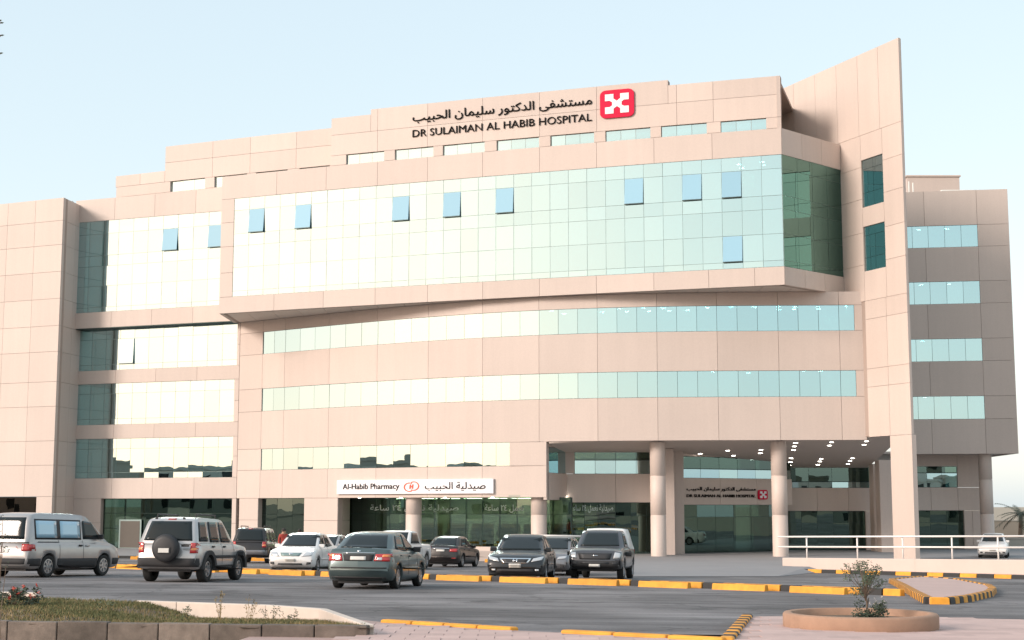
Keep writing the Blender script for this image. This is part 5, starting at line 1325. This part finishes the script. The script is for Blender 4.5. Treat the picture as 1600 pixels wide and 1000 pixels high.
# pickups
def pickup(paint_, canopy, L=5.0, W=1.80):
    h = L / 2
    sp = dict(L=L, W=W, R=.35, xf=1.52, xr=-1.50, paint=paint_, belt=.97, zb=.34, spokes=6, tw=.22, bow=.13, mirmat=M_black, cat='pickup truck',
        top=[(-h, .62), (-h + .02, .98), (-h + .05, 1.06), (-.7, 1.06), (1.05, 1.05), (1.2, 1.06), (h - .5, 1.0), (h - .14, .92), (h - .05, .74), (h, .5)],
        cabins=[dict(prof=[(-.80, 1.04), (-.70, 1.60), (-.35, 1.67), (.12, 1.66), (.32, 1.62), (1.12, 1.05)], wb=W / 2 * .92, wr=W / 2 * .72)], mirror=(.86, 1.12))
    if canopy: sp['cabins'].append(dict(prof=[(-h + .04, 1.05), (-h + .30, 1.66), (-h + .6, 1.74), (-1.05, 1.74), (-.86, 1.69), (-.78, 1.05)], wb=W / 2 * .93, wr=W / 2 * .74, own='canopy', mat=P_white))
    sp['patches'] = [('windscreen', [(-.66, 1.12), (.66, 1.12), (.55, 1.585), (-.55, 1.585)], 'f', M_carglass, dict(nx=12, ny=8)), ('front_side_window', [(-.55, 1.10), (.80, 1.10), (.30, 1.56), (-.52, 1.56)], 'lR', M_carglass),
        ('headlight', [(.60, .70), (.82, .72), (.86, .95), (.66, .96)], 'f', M_lens, dict(mirror=True)), ('grille', [(-.50, .68), (.50, .68), (.56, .88), (-.56, .88)], 'f', M_black), ('grille_bar', quad(-.10, .10, .79, .815), 'f', M_chrome, dict(nx=2, ny=1, th=.025)),
        ('bumper', [(-.84, .40), (.84, .40), (.86, .64), (-.86, .64)], 'f', M_trim if canopy else paint_, dict(nx=14, ny=3, th=.04)), ('air_intake', quad(-.46, .46, .545, .60), 'f', M_black, dict(th=.05)), ('number_plate', quad(-.18, .18, .43, .53), 'f', M_plate, dict(th=.06)), ('fog_lamp', quad(.58, .72, .52, .60), 'f', M_black, dict(mirror=True, th=.05)),
        ('door_seam', quad(-.66, -.645, .5, 1.06), 'lR', M_black, dict(nx=1, ny=8, th=.002, base=.003)), ('door_seam', quad(.86, .875, .5, 1.06), 'lR', M_black, dict(nx=1, ny=8, th=.002, base=.003)), ('door_handle', quad(-.52, -.34, .92, .96), 'lR', M_black, dict(nx=2, ny=1, th=.03)), ('tail_light', quad(.76, .88, .70, 1.0), 'r', M_red, dict(mirror=True)), ('number_plate', quad(-.2, .2, .62, .72), 'r', M_plate)]
    if not canopy: sp['extra'] = [lambda e, b: MB().box((-1.6, 0, 1.075), (1.5, W * .72, .02)).build('bed_hollow_patch', M_black, e)]  # black slab on the closed top paints the shaded hollow of the bed
    return sp
car('charcoal_pickup', 'charcoal pickup with a white canopy over its bed parked nose-out', CG, 942, 870, 51.3, 190, pickup(P_grey, True))
car('white_pickup', 'white single-cab pickup with open bed standing behind the grey-green saloon', CG, 622, 860, 65.5, 193, pickup(P_white, False))
# white car roof far right behind the railing
car('white_sedan', 'white saloon facing out behind the pipe railing beyond the rear wing', CG, 1553, 864, 90, 200, sedan(P_white, 4.4, 1.71, 1.45, .29, FRONT_BASIC(), REAR_BASIC()))

# ------------------------------------------------------------------ people
def person(px, y, head, label, shirt, trou, skin_top=True):
    p = aty(px, 850, y); z = zg(p.x, y); e = empty('person', (p.x, y, z), -R(head)); tag(e, label, 'person', 'people standing by the cars')
    J_ = {'pel': (0, 0, .95), 'wai': (0, 0, 1.10), 'che': (0, .01, 1.32), 'nek': (0, .0, 1.48), 'hed': (0, .02, 1.60), 'top': (0, .02, 1.72),
          'hl': (.10, 0, .90), 'kl': (.11, .02, .50), 'al': (.11, -.02, .08), 'tl': (.12, .14, .04), 'hr': (-.10, 0, .90), 'kr': (-.11, .02, .50), 'ar': (-.12, -.02, .08), 'tr': (-.13, .14, .04),
          'sl': (.19, 0, 1.42), 'el': (.24, -.03, 1.14), 'wl': (.23, .08, .90), 'fl': (.22, .10, .80), 'sr': (-.19, 0, 1.42), 'er': (-.25, -.03, 1.14), 'wr': (-.23, .08, .90), 'fr': (-.22, .10, .80)}
    E_ = [('pel', 'wai'), ('wai', 'che'), ('che', 'nek'), ('nek', 'hed'), ('hed', 'top'), ('pel', 'hl'), ('hl', 'kl'), ('kl', 'al'), ('al', 'tl'), ('pel', 'hr'), ('hr', 'kr'), ('kr', 'ar'), ('ar', 'tr'), ('che', 'sl'), ('sl', 'el'), ('el', 'wl'), ('wl', 'fl'), ('che', 'sr'), ('sr', 'er'), ('er', 'wr'), ('wr', 'fr')]
    rad = dict(pel=.155, wai=.14, che=.165, nek=.06, hed=.092, top=.06, hl=.10, kl=.065, al=.05, tl=.042, hr=.10, kr=.065, ar=.05, tr=.042, sl=.075, el=.05, wl=.035, fl=.03, sr=.075, er=.05, wr=.035, fr=.03)
    ks = list(J_); me = bpy.data.meshes.new('body'); me.from_pydata([J_[k] for k in ks], [(ks.index(a), ks.index(b)) for a, b in E_], [])
    o = bpy.data.objects.new('body_skel', me); col.objects.link(o)
    sk = o.modifiers.new('skin', 'SKIN'); sb = o.modifiers.new('sub', 'SUBSURF'); sb.levels = 1; sb.render_levels = 1
    for i, k in enumerate(ks):
        sv = me.skin_vertices[0].data[i]; sv.radius = (rad[k], rad[k] * (.72 if k in ('pel', 'wai', 'che') else 1)); sv.use_root = (k == 'pel')
    dg = bpy.context.evaluated_depsgraph_get(); bm_ = bpy.data.meshes.new_from_object(o.evaluated_get(dg)); bpy.data.objects.remove(o)
    bo = bpy.data.objects.new('body', bm_); col.objects.link(bo); bo.parent = e
    bm_.materials.clear(); [bm_.materials.append(m_) for m_ in (M_skin, shirt, trou, M_black)]
    for pl_ in bm_.polygons:
        c = pl_.center; pl_.use_smooth = True
        pl_.material_index = 3 if c.z < .09 else 2 if c.z < .93 and abs(c.x) < .2 else 1 if c.z < 1.47 and (c.z > .95) else 0
    hm = MB().lathe([(0, .11), (.06, .10), (.095, .05), (.105, -.01), (.09, -.07)], (0, 0, 0), 16); hm.v = [(v[0], v[1] * 1.1, v[2]) for v in hm.v]
    hm.v = [(v[0], v[1] - .005, v[2] + 1.66) for v in hm.v]; hm.build('hair', M_hair, e, True)
    MB().lathe([(0, -.02), (.012, -.016), (.008, .02), (0, .03)], (0, .118, 1.605), 8).build('nose', M_skin, e, True)
    for s_ in (-1, 1): MB().lathe([(0, -.012), (.012, 0), (0, .012)], (s_ * .035, .095, 1.635), 8).build('eye', M_hair, e, True); MB().lathe([(0, -.03), (.018, 0), (0, .03)], (s_ * .098, .01, 1.62), 8).build('ear', M_skin, e, True)
person(443, 73, 150, 'person in a red shirt standing between the dark off-roader and the white saloon', M_shirt, M_trou)
person(468, 78, 200, 'person in dark blue clothing behind the white saloon, only the head showing', M_shirt2, M_trou)

# ------------------------------------------------------------------ low houses across the street (mirrored in the glass)
def house(name, x, y, w, d, h, rz, label, mat, storeys=2, cone=False):
    e = empty(name, (x, y, zg(x, y) - .05), rz); tag(e, label, 'house', 'houses across the street')
    MB().box((0, 0, h / 2), (w, d, h)).build('wall', mat, e); MB().box((0, 0, h + .3), (w + .4, d + .4, .6)).build('parapet', mat, e); MB().box((w * .2, 0, h + 1.1), (w * .2, d * .3, 1.4)).build('stair_head', mat, e)
    for k in range(storeys):
        for i in range(int(w / 4)):
            for sy in (-1, 1): MB().box((-w / 2 + 2.2 + i * 4, sy * (d / 2 + .02), 1.8 + k * 3.3), (1.5, .08, 1.5)).build('window', M_carglass, e)
    if cone:
        c = MB().tube((-w * .3, 0, h + .6), (-w * .3, 0, h + 2.0), 0.7, 0.7, 12).build('turret', M_house2, e); MB().tube((-w * .3, 0, h + 2.0), (-w * .3, 0, h + 5.6), .95, .05, 12).build('cone_roof', M_blue, e)
hs = [(-152, 66, 24, 14, 6.5), (-160, 38, 30, 16, 8.4), (-150, 8, 28, 14, 7.2), (-160, -24, 32, 16, 9.0)]
for k in range(11): hs.append((-132 + 27 * k, -92 - 42 * math.sin(math.pi * (k + .7) / 11.5), 29, 15, (6.2, 7.0, 5.8, 7.4)[k % 4]))
for i, (x, y, w, d, h_) in enumerate(hs):
    house('house', x, y, w, d, h_, math.atan2(-(95 - y), -(0 - x)) + math.pi / 2, 'low flat-roofed %s house across the street, mirrored in the hospital glass' % ('tan' if i % 2 else 'pale'), M_house if i % 2 else M_house2, 2, i == 1)
